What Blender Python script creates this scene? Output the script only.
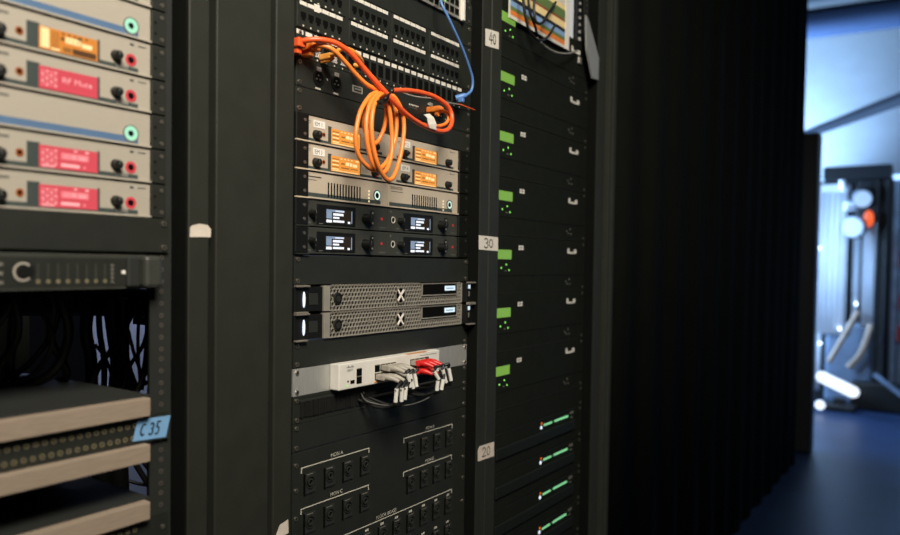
import bpy, bmesh, math, random
from mathutils import Vector, Matrix
random.seed(7)
for o in list(bpy.data.objects): bpy.data.objects.remove(o)
SC = bpy.context.scene
COL = SC.collection
S = .001
ZF = 1266.0            # rack reference line (server top) above the floor, mm

# ------------------------------------------------------------------ camera
cam = bpy.data.cameras.new('camera'); camo = bpy.data.objects.new('camera', cam); COL.objects.link(camo)
def set_camera():
    yaw, pit, rol = math.radians(55.7426), math.radians(-1.7508), math.radians(.8304)
    f = Vector((math.sin(yaw)*math.cos(pit), math.cos(yaw)*math.cos(pit), math.sin(pit)))
    r = f.cross(Vector((0,0,1))).normalized(); u = r.cross(f)
    r2 = r*math.cos(rol)+u*math.sin(rol); u2 = -r*math.sin(rol)+u*math.cos(rol)
    m = Matrix((r2, u2, -f)).transposed().to_4x4()
    m.translation = Vector((-832.4*S, -861.75*S, (34.5+ZF)*S))
    camo.matrix_world = m
set_camera()
cam.sensor_fit = 'HORIZONTAL'; cam.sensor_width = 36.0
cam.lens = 746.05/900*36.0
cam.shift_y = 18.88/900
cam.clip_start = .05; cam.clip_end = 100
cam.dof.use_dof = True; cam.dof.focus_distance = 1.32; cam.dof.aperture_fstop = 2.5
SC.camera = camo

# ------------------------------------------------------------------ world, lights, exposure
w = bpy.data.worlds.new('world'); SC.world = w; w.use_nodes = True
bg = w.node_tree.nodes['Background']; bg.inputs[0].default_value = (.75, 1.0, .82, 1); bg.inputs[1].default_value = .014
def area(name, loc, target, size, power, color, sy=None):
    l = bpy.data.lights.new(name, 'AREA'); l.energy = power; l.color = color
    l.shape = 'RECTANGLE'; l.size = size; l.size_y = sy or size
    o = bpy.data.objects.new(name, l); COL.objects.link(o); o.location = loc
    o.rotation_euler = (Vector(target)-Vector(loc)).to_track_quat('-Z', 'Y').to_euler()
    return o
wl = area('work_light', (-1.0, -1.5, 2.9), (.02, 0, 1.66), .9, 38, (1, .935, .82)); wl.data.spread = math.radians(105)
area('stage_wash', (7.4, 2.2, 1.9), (8.0, .2, 2.9), 1.0, 480, (.38, .64, 1))
area('stage_flood', (5.3, 1.3, 1.6), (7.3, .0, 1.1), 1.0, 95, (.40, .64, 1))
area('side_fill', (6.3, -1.7, 2.4), (7.5, -.45, 1.0), .5, 16, (.50, .72, 1))  # unseen fill light added to brighten the panel at the right edge
area('rear_light', (.55, 1.25, 1.9), (.75, 1.6, 1.15), .3, 9, (.60, .72, 1))
SC.view_settings.view_transform = 'Standard'; SC.view_settings.look = 'None'
SC.view_settings.exposure = 0; SC.view_settings.gamma = 1
SC.view_settings.use_curve_mapping = False

# ------------------------------------------------------------------ materials
def lin(h):
    h = h.lstrip('#'); c = [int(h[i:i+2], 16)/255 for i in (0, 2, 4)]
    return tuple(x/12.92 if x <= .04045 else ((x+.055)/1.055)**2.4 for x in c)+(1,)
def mat(name, hexc, rough=.5, metal=0, var=.12, bump=0, scale=60, emis=0, spec=.5, stretch=None):
    m = bpy.data.materials.new(name); m.use_nodes = True; nt = m.node_tree; n = nt.nodes; b = n['Principled BSDF']
    c = lin(hexc)
    b.inputs['Roughness'].default_value = rough; b.inputs['Metallic'].default_value = metal
    b.inputs['Specular IOR Level'].default_value = spec
    if emis:
        b.inputs['Base Color'].default_value = (c[0]*.2, c[1]*.2, c[2]*.2, 1)
        b.inputs['Emission Color'].default_value = c; b.inputs['Emission Strength'].default_value = emis
        return m
    tc = n.new('ShaderNodeTexCoord'); no = n.new('ShaderNodeTexNoise'); no.inputs['Scale'].default_value = scale
    no.inputs['Detail'].default_value = 4
    if stretch:
        mp = n.new('ShaderNodeMapping'); mp.inputs['Scale'].default_value = stretch
        nt.links.new(tc.outputs['Object'], mp.inputs['Vector']); nt.links.new(mp.outputs['Vector'], no.inputs['Vector'])
    else: nt.links.new(tc.outputs['Object'], no.inputs['Vector'])
    cr = n.new('ShaderNodeValToRGB')
    cr.color_ramp.elements[0].color = tuple(x*(1-var) for x in c[:3])+(1,)
    cr.color_ramp.elements[1].color = tuple(min(1, x*(1+var)) for x in c[:3])+(1,)
    cr.color_ramp.elements[0].position = .3; cr.color_ramp.elements[1].position = .7
    nt.links.new(no.outputs['Fac'], cr.inputs['Fac']); nt.links.new(cr.outputs['Color'], b.inputs['Base Color'])
    if bump:
        n2 = n.new('ShaderNodeTexNoise'); n2.inputs['Scale'].default_value = 900; nt.links.new(tc.outputs['Object'], n2.inputs['Vector'])
        bp = n.new('ShaderNodeBump'); bp.inputs['Strength'].default_value = bump; bp.inputs['Distance'].default_value = .0005
        nt.links.new(n2.outputs['Fac'], bp.inputs['Height']); nt.links.new(bp.outputs['Normal'], b.inputs['Normal'])
    return m
M = dict(
 post=mat('black powder coat', '#25261f', .55, 0, .10, .15, 30, spec=.4),
 panel=mat('black panel coat', '#20221d', .5, 0, .12, .15, 40),
 amp=mat('amplifier black', '#161913', .8, 0, .15, 0, 40, spec=.12),
 case=mat('dark steel chassis', '#191b17', .75, 0, .15, 0, 40),
 black=mat('black plastic', '#0d0e0c', .45, 0, .15, 0, 40),
 hole=mat('deep black', '#050504', .8, 0, .1, 0, 40, spec=.1),
 groove=mat('shadow gap black', '#0c0d0b', .8, 0, .1, 0, 40, spec=.1),
 beige=mat('champagne grey aluminium', '#bcae9a', .42, .1, .06, 0, 30, stretch=(2, 40, 40)),
 beigelip=mat('champagne lip', '#d0bda2', .42, .1, .06, 0, 30, stretch=(2, 40, 40)),
 cream=mat('pale cream aluminium', '#aea596', .45, .15, .05, 0, 30, stretch=(2, 40, 40)),
 teal=mat('slate bezel and window shade', '#39423f', .5, 0, .1),
 blue=mat('blue printed stripe', '#4f6a8a', .5, 0, .05),
 rx=mat('charcoal receiver face', '#393a34', .45, .1, .1, .1, 40),
 rubber=mat('black rubber', '#161614', .55, 0, .2),
 screw=mat('nickel screw', '#b9b0a2', .3, .9, .1),
 zinc=mat('zinc plate', '#b4b3ae', .42, .5, .10, 0, 20, stretch=(30, 3, 2)),
 silver=mat('bright metal', '#c9c4b8', .3, .7, .05),
 white=mat('white paint', '#d9d4ca', .45, 0, .04),
 paper=mat('white paper label', '#cfc8bc', .8, 0, .05),
 tape=mat('masking tape', '#c9bcae', .85, 0, .10, 0, 60),
 label=mat('bright label', '#e2dcd2', .8, 0, .03),
 ink=mat('black ink', '#1a1a1a', .8),
 bluetape=mat('blue tape', '#6f9cc4', .8, 0, .06),
 wood=mat('pale wood edge', '#8f7f6e', .6, 0, .13, 0, 25, stretch=(2, 30, 30)),
 grille=mat('gunmetal grille', '#a09a8e', .4, .35, .08),
 handle=mat('brushed lip', '#a59b8d', .35, .6, .1),
 orange=mat('orange cable jacket', '#ee8334', .38, 0, .05),
 redor=mat('red orange cable jacket', '#e85a2a', .38, 0, .05),
 yellow=mat('amber cable jacket', '#d58f3c', .42, 0, .05),
 bluec=mat('blue cable jacket', '#5780bb', .4, 0, .05),
 blackc=mat('black cable jacket', '#171715', .45, 0, .15),
 greyc=mat('grey cable jacket', '#8b887f', .5, 0, .1),
 leadgrey=mat('dark grey lead', '#4e4d49', .5),
 red=mat('red plug boot', '#c8201e', .4, 0, .06),
 greyp=mat('grey plug boot', '#9b9488', .5, 0, .06),
 sleeve=mat('white label sleeve', '#d6d2c8', .5, 0, .05),
 gold=mat('dim brass jack', '#857c62', .45, .4, .2),
 line=mat('white silkscreen', '#bdb8a8', .7, 0, .05),
 dimline=mat('dim silkscreen', '#6a675e', .7, 0, .05),
 postdark=mat('dark powder coat', '#2b2d26', .7, 0, .10, .15, 30, spec=.25),
 frontbar=mat('amplifier front bar', '#161914', .6, spec=.25),
 drape=mat('black stage drape', '#1b1d18', .95, 0, .1, 0, 8, spec=.05),
 floor=mat('dark stage floor', '#1a2c4a', .42, 0, .25, 0, 3, spec=.32),
 wall=mat('pale wall', '#cdd6e2', .8, 0, .05, 0, 1.5),
 darkwall=mat('dark wall', '#08080a', .9, 0, .1, 0, 2, spec=.05),
 rearwall=mat('pale rear wall', '#8c93a8', .8, 0, .06, 0, 3),
 truss=mat('dark truss metal', '#14181e', .5, .3, .1, 0, 10),
 cloth=mat('white cloth', '#e3e9f2', .85, 0, .04, 0, 4),
 lampmetal=mat('lamp housing', '#5f6b7c', .4, .3, .1, 0, 10),
 timber=mat('tan wooden pole', '#a08a78', .7, 0, .1, 0, 10),
 sidepanel=mat('blue grey panel', '#a3b3c8', .6, .1, .3, 0, 9), beamgrey=mat('pale beam', '#8494ae', .6), darkblue=mat('dark blue shade tube', '#45587c', .8),
 steelblue=mat('grey flight case panel', '#67788f', .6, .1, .25, 0, 6),
 redcloth=mat('red fabric', '#b03222', .7, 0, .1, 0, 10),
 green=mat('green ink', '#5d7440', .8, 0, .05), org=mat('orange ink', '#d9772f', .8, 0, .05), yel=mat('yellow ink', '#e8cf94', .8, 0, .05),
 sky=mat('light blue ink', '#7d9cc4', .8, 0, .05), dred=mat('dark red ink', '#8a3020', .8, 0, .05), navy=mat('navy ink', '#22284a', .8, 0, .05),
 e_or=mat('orange display', '#ea9640', .3, emis=.95), e_orl=mat('amber display', '#dd8a3c', .3, emis=.85), e_or2=mat('orange display bright', '#ffe0a0', .3, emis=1.0), e_ord=mat('orange display dim', '#a8703a', .3, emis=.7),
 e_brn=mat('brown display', '#6b4a30', .3, emis=.6),
 e_rd=mat('red display', '#d9505a', .3, emis=.85), e_rd2=mat('pink display pixels', '#ffb4b4', .3, emis=.9), e_rdd=mat('rose display pixels', '#ee8084', .3, emis=.9),
 e_wh=mat('white display pixels', '#eef4ff', .3, emis=1.0), e_bl=mat('blue grey display', '#8fa3bd', .3, emis=.7), e_dk=mat('display glass brown', '#3d332b', .2, emis=.35),
 e_ring=mat('green lit ring', '#a2dfbe', .3, emis=1.0), e_ring2=mat('pale lit ring', '#d4efe2', .3, emis=.9),
 e_rring=mat('red lit ring', '#d94a50', .3, emis=.8), e_oring=mat('orange lit ring', '#b5602c', .3, emis=.6), e_led=mat('red led', '#c02b30', .3, emis=.8),
 e_green=mat('green display', '#80b048', .3, emis=.72), e_gled=mat('green led', '#8cf060', .3, emis=1.1), e_mint=mat('mint led bar', '#8ce0a0', .3, emis=.9), e_cyan=mat('pale blue display', '#d2e6f0', .3, emis=1.0),
 e_oled=mat('orange led', '#f06a20', .3, emis=1.0), e_wled=mat('white led', '#e6f0ff', .3, emis=1.2), e_lamp=mat('lamp diffuser', '#e4f0ff', .3, emis=1.6), e_spot=mat('small stage lamp', '#cfe4ff', .3, emis=9), e_rlamp=mat('red stage lamp', '#ff6a34', .3, emis=1.0),
 e_amber=mat('amber indicator', '#ffe6b0', .3, emis=.9),
)

# ------------------------------------------------------------------ mesh builder (all lengths in mm; x along racks, y into racks, z up)
class MB:
    def __init__(s): s.v = []; s.f = []; s.mi = []; s.sm = []; s.mats = []
    def m(s, k):
        mt = M[k]
        if mt not in s.mats: s.mats.append(mt)
        return s.mats.index(mt)
    def add(s, vs, fs, k, smooth=False):
        o = len(s.v); s.v += [tuple(v) for v in vs]; i = s.m(k)
        for f in fs: s.f.append([o+j for j in f]); s.mi.append(i); s.sm.append(smooth)
        return s
    def box(s, x0, x1, y0, y1, z0, z1, k, bev=0):
        if not bev:
            v = [(x, y, z) for x in (x0, x1) for y in (y0, y1) for z in (z0, z1)]
            return s.add(v, [(0,1,3,2),(4,6,7,5),(0,4,5,1),(2,3,7,6),(0,2,6,4),(1,5,7,3)], k)
        bm = bmesh.new(); bmesh.ops.create_cube(bm, size=1)
        for v in bm.verts: v.co = Vector(((x0+x1)/2+v.co.x*(x1-x0), (y0+y1)/2+v.co.y*(y1-y0), (z0+z1)/2+v.co.z*(z1-z0)))
        bmesh.ops.bevel(bm, geom=list(bm.edges), offset=bev, segments=2, profile=.5, affect='EDGES')
        return s.bm(bm, k)
    def bm(s, bm, k, smooth=False):
        bm.verts.index_update(); s.add([v.co[:] for v in bm.verts], [[v.index for v in f.verts] for f in bm.faces], k, smooth); bm.free(); return s
    def cyl(s, c, d, r, h, k, r2=None, n=20, caps=True):
        d = Vector(d).normalized(); a = d.orthogonal().normalized(); b = d.cross(a); c = Vector(c); r2 = r if r2 is None else r2
        v = []
        for q, rr in ((0, r), (h, r2)):
            for i in range(n):
                t = 2*math.pi*i/n; v.append(c+d*q+(a*math.cos(t)+b*math.sin(t))*rr)
        s.add(v, [(i, (i+1) % n, n+(i+1) % n, n+i) for i in range(n)], k, True)
        if caps: s.add(v[:n], [list(range(n))[::-1]], k); s.add(v[n:], [list(range(n))], k)
        return s
    def ring(s, x, z, y, ro, ri, dep, k, n=24, zs=1):
        v = []
        for yy, rr in ((y, ro), (y-dep, ro), (y-dep, ri), (y, ri)):
            for i in range(n):
                t = 2*math.pi*i/n; v.append((x+rr*math.cos(t), yy, z+rr*math.sin(t)*zs))
        f = [(j*n+i, j*n+(i+1) % n, (j+1)*n+(i+1) % n, (j+1)*n+i) for j in range(3) for i in range(n)]
        return s.add(v, f, k)
    def disc(s, x, z, y, r, dep, k, n=20): return s.cyl((x, y, z), (0, -1, 0), r, dep, k, n=n)
    def sph(s, c, r, k, sz=1, n=12, sx=1, sy=1):
        bm = bmesh.new(); bmesh.ops.create_uvsphere(bm, u_segments=n, v_segments=n//2+1, radius=r)
        for v in bm.verts: v.co = Vector((v.co.x*sx+c[0], v.co.y*sy+c[1], v.co.z*sz+c[2]))
        return s.bm(bm, k, True)
    def tube(s, pts, r, k, n=10, sub=8, spl=True, caps=True):
        P = [Vector(p) for p in pts]
        if spl and len(P) > 2:
            Q = [2*P[0]-P[1]]+P+[2*P[-1]-P[-2]]; R = []
            for i in range(1, len(Q)-2):
                p0, p1, p2, p3 = Q[i-1:i+3]
                for j in range(sub):
                    t = j/sub; R.append(.5*((2*p1)+(p2-p0)*t+(2*p0-5*p1+4*p2-p3)*t*t+(3*p1-p0-3*p2+p3)*t**3))
            R.append(P[-1]); P = R
        T = [(P[min(i+1, len(P)-1)]-P[max(i-1, 0)]).normalized() for i in range(len(P))]
        a = T[0].orthogonal().normalized(); v = []
        for i, p in enumerate(P):
            a = (a-T[i]*a.dot(T[i])).normalized(); b = T[i].cross(a)
            rr = r[min(i, len(r)-1)] if isinstance(r, (list, tuple)) else r
            for j in range(n):
                t = 2*math.pi*j/n; v.append(p+(a*math.cos(t)+b*math.sin(t))*rr)
        f = [(i*n+j, i*n+(j+1) % n, (i+1)*n+(j+1) % n, (i+1)*n+j) for i in range(len(P)-1) for j in range(n)]
        s.add(v, f, k, True)
        if caps: s.add(v[:n], [list(range(n))[::-1]], k); s.add(v[-n:], [list(range(n))], k)
        return s
    def prism(s, poly, y0, y1, k):      # polygon in x,z extruded along y
        n = len(poly); v = [(p[0], y0, p[1]) for p in poly]+[(p[0], y1, p[1]) for p in poly]
        return s.add(v, [list(range(n)), list(range(n, 2*n))[::-1]]+[(i, n+i, n+(i+1) % n, (i+1) % n) for i in range(n)], k)
    def text(s, st, x, z, y, h, k, align='LEFT', sx=1.0):
        c = bpy.data.curves.new('t', 'FONT'); c.body = st; c.size = 1; c.align_x = align; c.extrude = 0; c.resolution_u = 2
        o = bpy.data.objects.new('t', c); me = o.to_mesh()
        k_ = h/.69
        s.add([(x+v.co.x*k_*sx, y, z+v.co.y*k_) for v in me.vertices], [list(p.vertices) for p in me.polygons], k)
        o.to_mesh_clear(); bpy.data.objects.remove(o); bpy.data.curves.remove(c); return s
    def strokes(s, lines, fx, wd, k):   # hand lettering: flat strokes mapped by fx(u,v)->(x,y,z)
        for ln in lines:
            for (a, b) in zip(ln[:-1], ln[1:]):
                A, B = Vector(fx(*a)), Vector(fx(*b)); d = (B-A); L = d.length
                if L < 1e-6: continue
                d /= L; nrm = Vector((0, -1, 0)); p = d.cross(nrm).normalized()*wd/2
                A2, B2 = A-d*wd*.4, B+d*wd*.4
                s.add([A2+p, A2-p, B2-p, B2+p], [(0, 1, 2, 3)], k)
        return s
    def build(s, name, parent=None, org=(0, 0, 0)):
        me = bpy.data.meshes.new(name)
        if parent is None: off = org
        else: off = (0, 0, 0)
        me.from_pydata([((v[0]-off[0])*S, (v[1]-off[1])*S, (v[2]-off[2])*S) for v in s.v], [], s.f)
        for m_ in s.mats: me.materials.append(m_)
        me.polygons.foreach_set('material_index', s.mi); me.polygons.foreach_set('use_smooth', s.sm)
        bm = bmesh.new(); bm.from_mesh(me); bmesh.ops.recalc_face_normals(bm, faces=bm.faces); bm.to_mesh(me); bm.free()
        me.update()
        o = bpy.data.objects.new(name, me); COL.objects.link(o)
        if parent is None: o.location = (org[0]*S, org[1]*S, (org[2]+ZF)*S)
        else: o.parent = parent
        return o
def tag(o, label=None, cat=None, group=None, kind=None):
    if label: o['label'] = label
    if cat: o['category'] = cat
    if group: o['group'] = group
    if kind: o['kind'] = kind
    return o
def empty(name, loc, label, cat, group=None):
    o = bpy.data.objects.new(name, None); COL.objects.link(o); o.empty_display_size = .05
    o.location = (loc[0]*S, loc[1]*S, (loc[2]+ZF)*S)
    return tag(o, label, cat, group)
def kids(o): return [c for c in COL.objects if c.parent == o]
def copy_tree(o, parent=None):
    c = o.copy(); COL.objects.link(c)
    if parent: c.parent = parent
    for ch in kids(o): copy_tree(ch, c)
    return c
def dup(o, loc, label, group=None):
    c = copy_tree(o); c.location = (loc[0]*S, loc[1]*S, (loc[2]+ZF)*S); c['label'] = label
    if group: c['group'] = group
    return c
_pc = {}
def place(key, make, parent, x, z, y=0, name=None):   # one mesh shared by equal parts
    if key not in _pc: _pc[key] = make().build(name or key, parent); o = _pc[key]
    else: o = _pc[key].copy(); COL.objects.link(o); o.parent = parent
    o.location = (x*S, y*S, z*S); return o
U = 44.45
PX0, PX1 = -4, 496                      # panel edges, centre rack
# ------------------------------------------------------------------ the setting
st = MB(); st.box(-3000, 13000, -5000, 4500, -ZF-60, -ZF, 'floor'); tag(st.build('floor'), kind='structure')
st = MB(); st.box(-3000, 590, 1600, 1680, -ZF, 2600, 'darkwall'); tag(st.build('wall_back'), kind='structure')
st = MB(); st.box(590, 4900, 1600, 1680, -ZF, 2600, 'rearwall'); tag(st.build('wall_rear'), kind='structure')
st = MB(); st.box(10000, 10080, -5000, 4500, -ZF, 4400, 'wall'); tag(st.build('wall_far'), kind='structure')

# ------------------------------------------------------------------ racks
def rack(label, lx0, lx1, rx0, rx1, pl, pr, zlo=-1246, zhi=960, rk='post'):
    r = empty('equipment_rack', ((lx0+rx1)/2, 0, -ZF), label, 'rack', 'black equipment racks in a row')
    ox = (lx0+rx1)/2
    for (a, b) in ((lx0, lx1), (rx0, rx1)):
        MB().box(a-ox, b-ox, -25, 45, 0, zhi+ZF, rk if a == rx0 else 'post', 2).build('front_post', r)
        MB().box(a-ox, b-ox, 760, 820, 0, zhi+ZF, 'post', 2).build('rear_post', r)
    MB().box(lx0-ox, rx1-ox, -24, 820, zhi+ZF, zhi+ZF+40, 'post', 2).build('top_panel', r)
    MB().box(lx0-ox, rx1-ox, -24, 820, 0, 60, 'post', 2).build('plinth', r)
    MB().box(rx0-3-ox, rx0-ox, -24, 60, 60, zhi+ZF, 'groove').build('recess_shade', r)  # dark strip added so the recess beside the post stays in shade
    for (a, b, hx) in ((pl-7, pl+24, pl+7.5), (pr-24, pr+7, pr-7.5)):
        m = MB().box(a-ox, b-ox, 2.5, 5, 60, zhi+ZF, 'case').box((a if a < 0 and hx < (a+b)/2 else b-2)-ox, (a+2 if a < 0 and hx < (a+b)/2 else b)-ox, 5, 30, 60, zhi+ZF, 'case')
        z = 87.7+U*18
        while z > -620:
            for q in (6.35, 22.22, 38.1): m.ring(hx-ox, z-q+ZF, 2.5, 3.4, 1.4, .5, 'screw', 8)
            z -= U
        m.build('mounting_rail', r)
    return r
rack('leftmost black rack holding the large beige receivers', -790, -757, -216, -183, -729, -229)
rack('middle black rack holding the orange cables and two perforated servers', -66, -29, 503, 540, PX0, PX1)
rack('black rack at right holding amplifiers with green screens', 542, 583, 1105, 1160, 600, 1090, rk='postdark')
fp = MB().box(-172, -75, -25, 20, -1246, 960, 'post', 2).box(-182.5, -172.2, -8, 20, -1246, 960, 'groove').box(-74.8, -66.3, -8, 20, -1246, 960, 'groove')
f_ = fp.build('filler_panel', org=(-123, 0, -1246)); tag(f_, 'tall plain black filler panel between the left and middle racks', 'panel'); f_.location.z = 20*S
# side cover with ridges right of the amplifier rack
sc_ = MB().box(1162, 1178, -18, 800, -1246, 960, 'amp', 2).box(1180, 1192, -32, 800, -1246, 960, 'postdark', 2).box(1194, 1206, -18, 800, -1246, 960, 'amp', 2).box(1208, 1228, -32, 800, -1246, 960, 'postdark', 2)
tag(sc_.build('rack_side_cover', org=(1190, 0, -1266)), 'ridged black side cover closing the right end of the racks', 'panel')

# ------------------------------------------------------------------ panels
def screw_mb(): return MB().disc(0, 0, 0, 3.6, 1.6, 'screw', 12).box(-2.2, 2.2, -1.9, -1.55, -.4, .4, 'hole').box(-.4, .4, -1.9, -1.55, -2.2, 2.2, 'hole')
def screws(r, x0, x1, h):
    for x in (x0+7.5, x1-7.5):
        for z in (6.35, h-6.35): place('screw', screw_mb, r, x, z, -2.2)
def blank(z0, units, label, x0=PX0, x1=PX1, k='panel', name='blank_panel', scr=True, group=None, lip=False):
    h = units*U-.8; r = empty(name, (0, 0, z0), label, 'panel', group)
    MB().box(x0, x1, -2.2, 2.2, 0, h, k, .5).build('faceplate', r)
    if scr: screws(r, x0, x1, h)
    return r
# ================================================================== LEFT RACK
LX0, LX1 = -729, -229
OXL = -483.5
def scr_orange(x0, x1, z0, z1, k='e_or', b='e_or2', d='e_ord', y=-.5):
    m = MB(); m.box(x0, x1, y, 0, z0, z1, k); W_, H = x1-x0, z1-z0
    y2 = y-.1
    def q(u0, u1, v0, v1, kk): m.box(x0+u0*W_, x0+u1*W_, y2, y, z0+v0*H, z0+v1*H, kk)
    for i in range(6): q(.04, .26, .14+.13*i, .20+.13*i, b if i % 2 == 0 else d)
    for i in range(4): q(.32+.12*i, .38+.12*i, .86, .92, b)
    q(.84, .95, .84, .92, b)
    q(.50, .62, .50, .72, b); q(.64, .72, .48, .70, b); q(.74, .90, .46, .66, b); q(.34, .46, .52, .62, d)
    q(.34, .62, .26, .34, d); q(.66, .92, .28, .34, d)
    q(.05, .93, .045, .09, b)
    return m
def scr_left_orange(x0, x1, z0, z1):
    m = MB(); m.box(x0, x1, -.5, 0, z0, z1, 'e_orl'); W_, H = x1-x0, z1-z0
    def q(u0, u1, v0, v1, kk): m.box(x0+u0*W_, x0+u1*W_, -.6, -.5, z0+v0*H, z0+v1*H, kk)
    q(.03, .17, .08, .95, 'e_or2')
    for i in range(6): q(.2, .33, .2+.12*i, .25+.12*i, 'e_ord')
    q(.36, .42, .58, .72, 'e_brn'); q(.44, .70, .50, .78, 'e_or2'); q(.72, .90, .45, .66, 'e_or2'); q(.64, .72, .76, .88, 'e_brn')
    q(.56, .97, .05, .32, 'e_brn'); q(.2, .34, .06, .14, 'e_or2'); q(.40, .54, .08, .30, 'e_ord')
    for i in range(5): q(.38+.1*i, .42+.1*i, .84, .92, 'e_brn')
    for i in range(3): q(.48+.08*i, .51+.08*i, .56, .72, 'e_ord')
    return m
def scr_red(x0, x1, z0, z1, mute):
    m = MB(); m.box(x0, x1, -.5, 0, z0, z1, 'e_rd'); W_, H = x1-x0, z1-z0
    def q(u0, u1, v0, v1, kk): m.box(x0+u0*W_, x0+u1*W_, -.6, -.5, z0+v0*H, z0+v1*H, kk)
    for i in range(5):
        for j in range(4): q(.04+.07*j, .085+.07*j, .16+.15*i, .24+.15*i, 'e_rd2' if (i+j) % 2 else 'e_rdd')
    if mute: m.text('RF Mute', x0+.64*W_, z0+.42*H, -.65, .26*H, 'e_rd2', 'CENTER', 1.12)
    else:
        m.box(x0+.36*W_, x0+.84*W_, -.6, -.5, z0+.46*H, z0+.76*H, 'e_rdd'); q(.40, .52, .50, .72, 'e_rd2'); q(.54, .62, .52, .70, 'e_rd2'); q(.66, .80, .50, .68, 'e_rd2'); q(.74, .79, .12, .24, 'e_rdd')
        q(.36, .68, .12, .27, 'e_rd2'); q(.04, .26, .05, .12, 'e_rd2'); q(.58, .64, .86, .93, 'e_rd2'); q(.78, .84, .84, .93, 'e_rd2')
    return m
def knob_mb(r, h, k='black'):
    m = MB(); m.cyl((0, 0, 0), (0, -1, 0), r*1.05, h*.25, k, r, 24); m.cyl((0, -h*.25, 0), (0, -1, 0), r*.92, h*.75, k, r*.8, 24); m.box(-.5, .5, -h-.2, -h, 0, r*.7, 'dimline'); return m
# left ear bracket for half width units
def ear(r, x0, x1, zz, scr, k='black', y=-6):
    m = MB(); m.box(x0, x1, y, 0, .6, zz-.8, k, 1.5)
    m.box(x0+1, x0+3, 0, 60, 1, zz-1, k)
    for z in (zz*.24, zz*.76): m.disc((x0*.35+x1*.65), z, y, 2.6, 1.2, scr, 10)
    return m.build('rack_ear', r)
def em_unit(x, z, label, face, dx, screen, jack, lab=None, earx=None, wd=229, logo=False, name='wireless_transmitter'):
    """half-rack unit with a screen, two knobs and a headphone socket"""
    r = empty(name, (x, 0, z), label, 'radio unit')
    f = MB(); f.box(.6, wd-.6, 0, 210, 2.6, 43, face, .8).box(.6, wd-.6, 2, 205, .05, 44.4, 'case')
    f.box(.6, wd-.6, -3.2, 0, .2, 2.8, face, .4)
    f.build('housing', r)
    MB().box(24, wd-18, -.35, 0, 3.2, 8.4 if dx else 7.6, 'teal').box(72+dx*.3, 80+dx, -.4, 0, 3.2, 32.5, 'teal').box(150+dx*.8, 153+dx*.8, -.38, 0, 3.2, 31.5, 'teal').build('bezel_and_shade', r)  # lower band is the window's inner shade put in as colour; uprights are bezel
    s_ = screen(79+dx, 151+dx*.7, 5, 30.2); s_.build('display', r)
    place('knobA'+name, lambda: knob_mb(7.6, 9), r, 44, 14, 0, 'menu_knob')
    if jack:
        place('knobB', lambda: knob_mb(6.6, 8.5), r, 181, 18, 0, 'volume_knob')
        MB().ring(201, 17.2, 0, 7.4, 4.2, .9, 'e_rring').disc(201, 17.2, 0, 4.2, .4, 'hole').build('headphone_jack', r)
        MB().box(181, 197, -.5, 0, 5.2, 9.5, 'silver').build('button', r)
        MB().ring(67, 18.5, 0, 4.4, 2.6, .8, 'e_oring').disc(67, 18.5, 0, 2.6, .4, 'hole').build('data_port', r)
        MB().box(200, 205, -.4, 0, 35.5, 38, 'teal').box(211, 222, -.4, 0, 36.2, 37.4, 'teal').box(22, 56, -.4, 0, 33, 36, 'dimline').build('lettering', r)
    else:
        place('knobC', lambda: knob_mb(7.2, 9), r, 189, 14, 0, 'volume_knob')
        MB().disc(196, 9, 0, 1.8, .8, 'e_led', 10).build('indicator', r)
        MB().ring(62, 17, 0, 3.6, 2.3, .7, 'e_oring').disc(62, 17, 0, 2.3, .4, 'hole').build('data_port', r)
        MB().box(26, 33, -.3, 0, 34, 34.8, 'teal').box(27, 32, -.3, 0, 31.2, 31.8, 'teal').box(198, 202, -.4, 0, 36, 38, 'teal').box(204, 216, -.4, 0, 36.4, 37.2, 'teal').build('lettering', r)
    if lab:
        MB().box(38, 64, -.7, 0, 26, 37.5, 'label').text(lab, 40, 28.4, -.8, 6.6, 'ink', sx=.84).build('name_strip', r)
    return r
def splitter(x, z, label, face, slots, ring, earx=None, logo=None, stripe='blue', wd=229):
    r = empty('antenna_splitter', (x, 0, z), label, 'radio unit')
    f = MB(); f.box(.6, wd-.6, 0, 210, 2.6, 43, face, .8).box(.6, wd-.6, 2, 205, .05, 44.4, 'case').box(.6, wd-.6, -3.2, 0, .2, 2.8, face, .4); f.build('housing', r)
    MB().box(4, ring+10, -.3, 0, 3.4, 9.8 if slots else 11.5, stripe).build('stripe', r)
    if slots:
        m = MB()
        for i in range(12): m.box(72.5+i*7.1, 75.3+i*7.1, -.5, 0, 4.8, 29.5, 'hole')
        m.build('vent_slots', r)
        for i in range(4): MB().disc(176, 6.5+i*5.9, 0, 1.9, .8, 'e_amber', 10).build('indicator', r)
        MB().ring(ring, 18.5, 0, 8.2, 5.0, 1, 'e_ring2').disc(ring, 18.5, 0, 5.0, .4, 'hole').ring(ring, 18.5, 0, 9.6, 8.2, 1.2, 'black').build('power_button', r)
    else:
        MB().ring(ring, 15, 0, 9.2, 3.8, 1, 'e_ring').disc(ring, 15, 0, 3.8, .6, 'hole').ring(ring, 15, 0, 10.6, 9.2, 1.4, 'dimline').build('power_button', r)
    m = MB()
    if logo: m.text('SENNHEISER', 7, 34, -.3, 5.2, 'ink', sx=.86).box(9, 44, -.3, 0, 29.5, 30.5, 'teal')
    elif slots: m.box(27, 57, -.3, 0, 34.6, 36.2, 'ink').box(27, 46, -.3, 0, 30, 30.8, 'teal')
    else: m.box(30, 56, -.3, 0, 33, 36, 'dimline')
    m.build('lettering', r)
    return r
def left_ear(z, k='case'):
    pass
LZ = 87.7
g = 'beige units stacked in the left rack'
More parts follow.
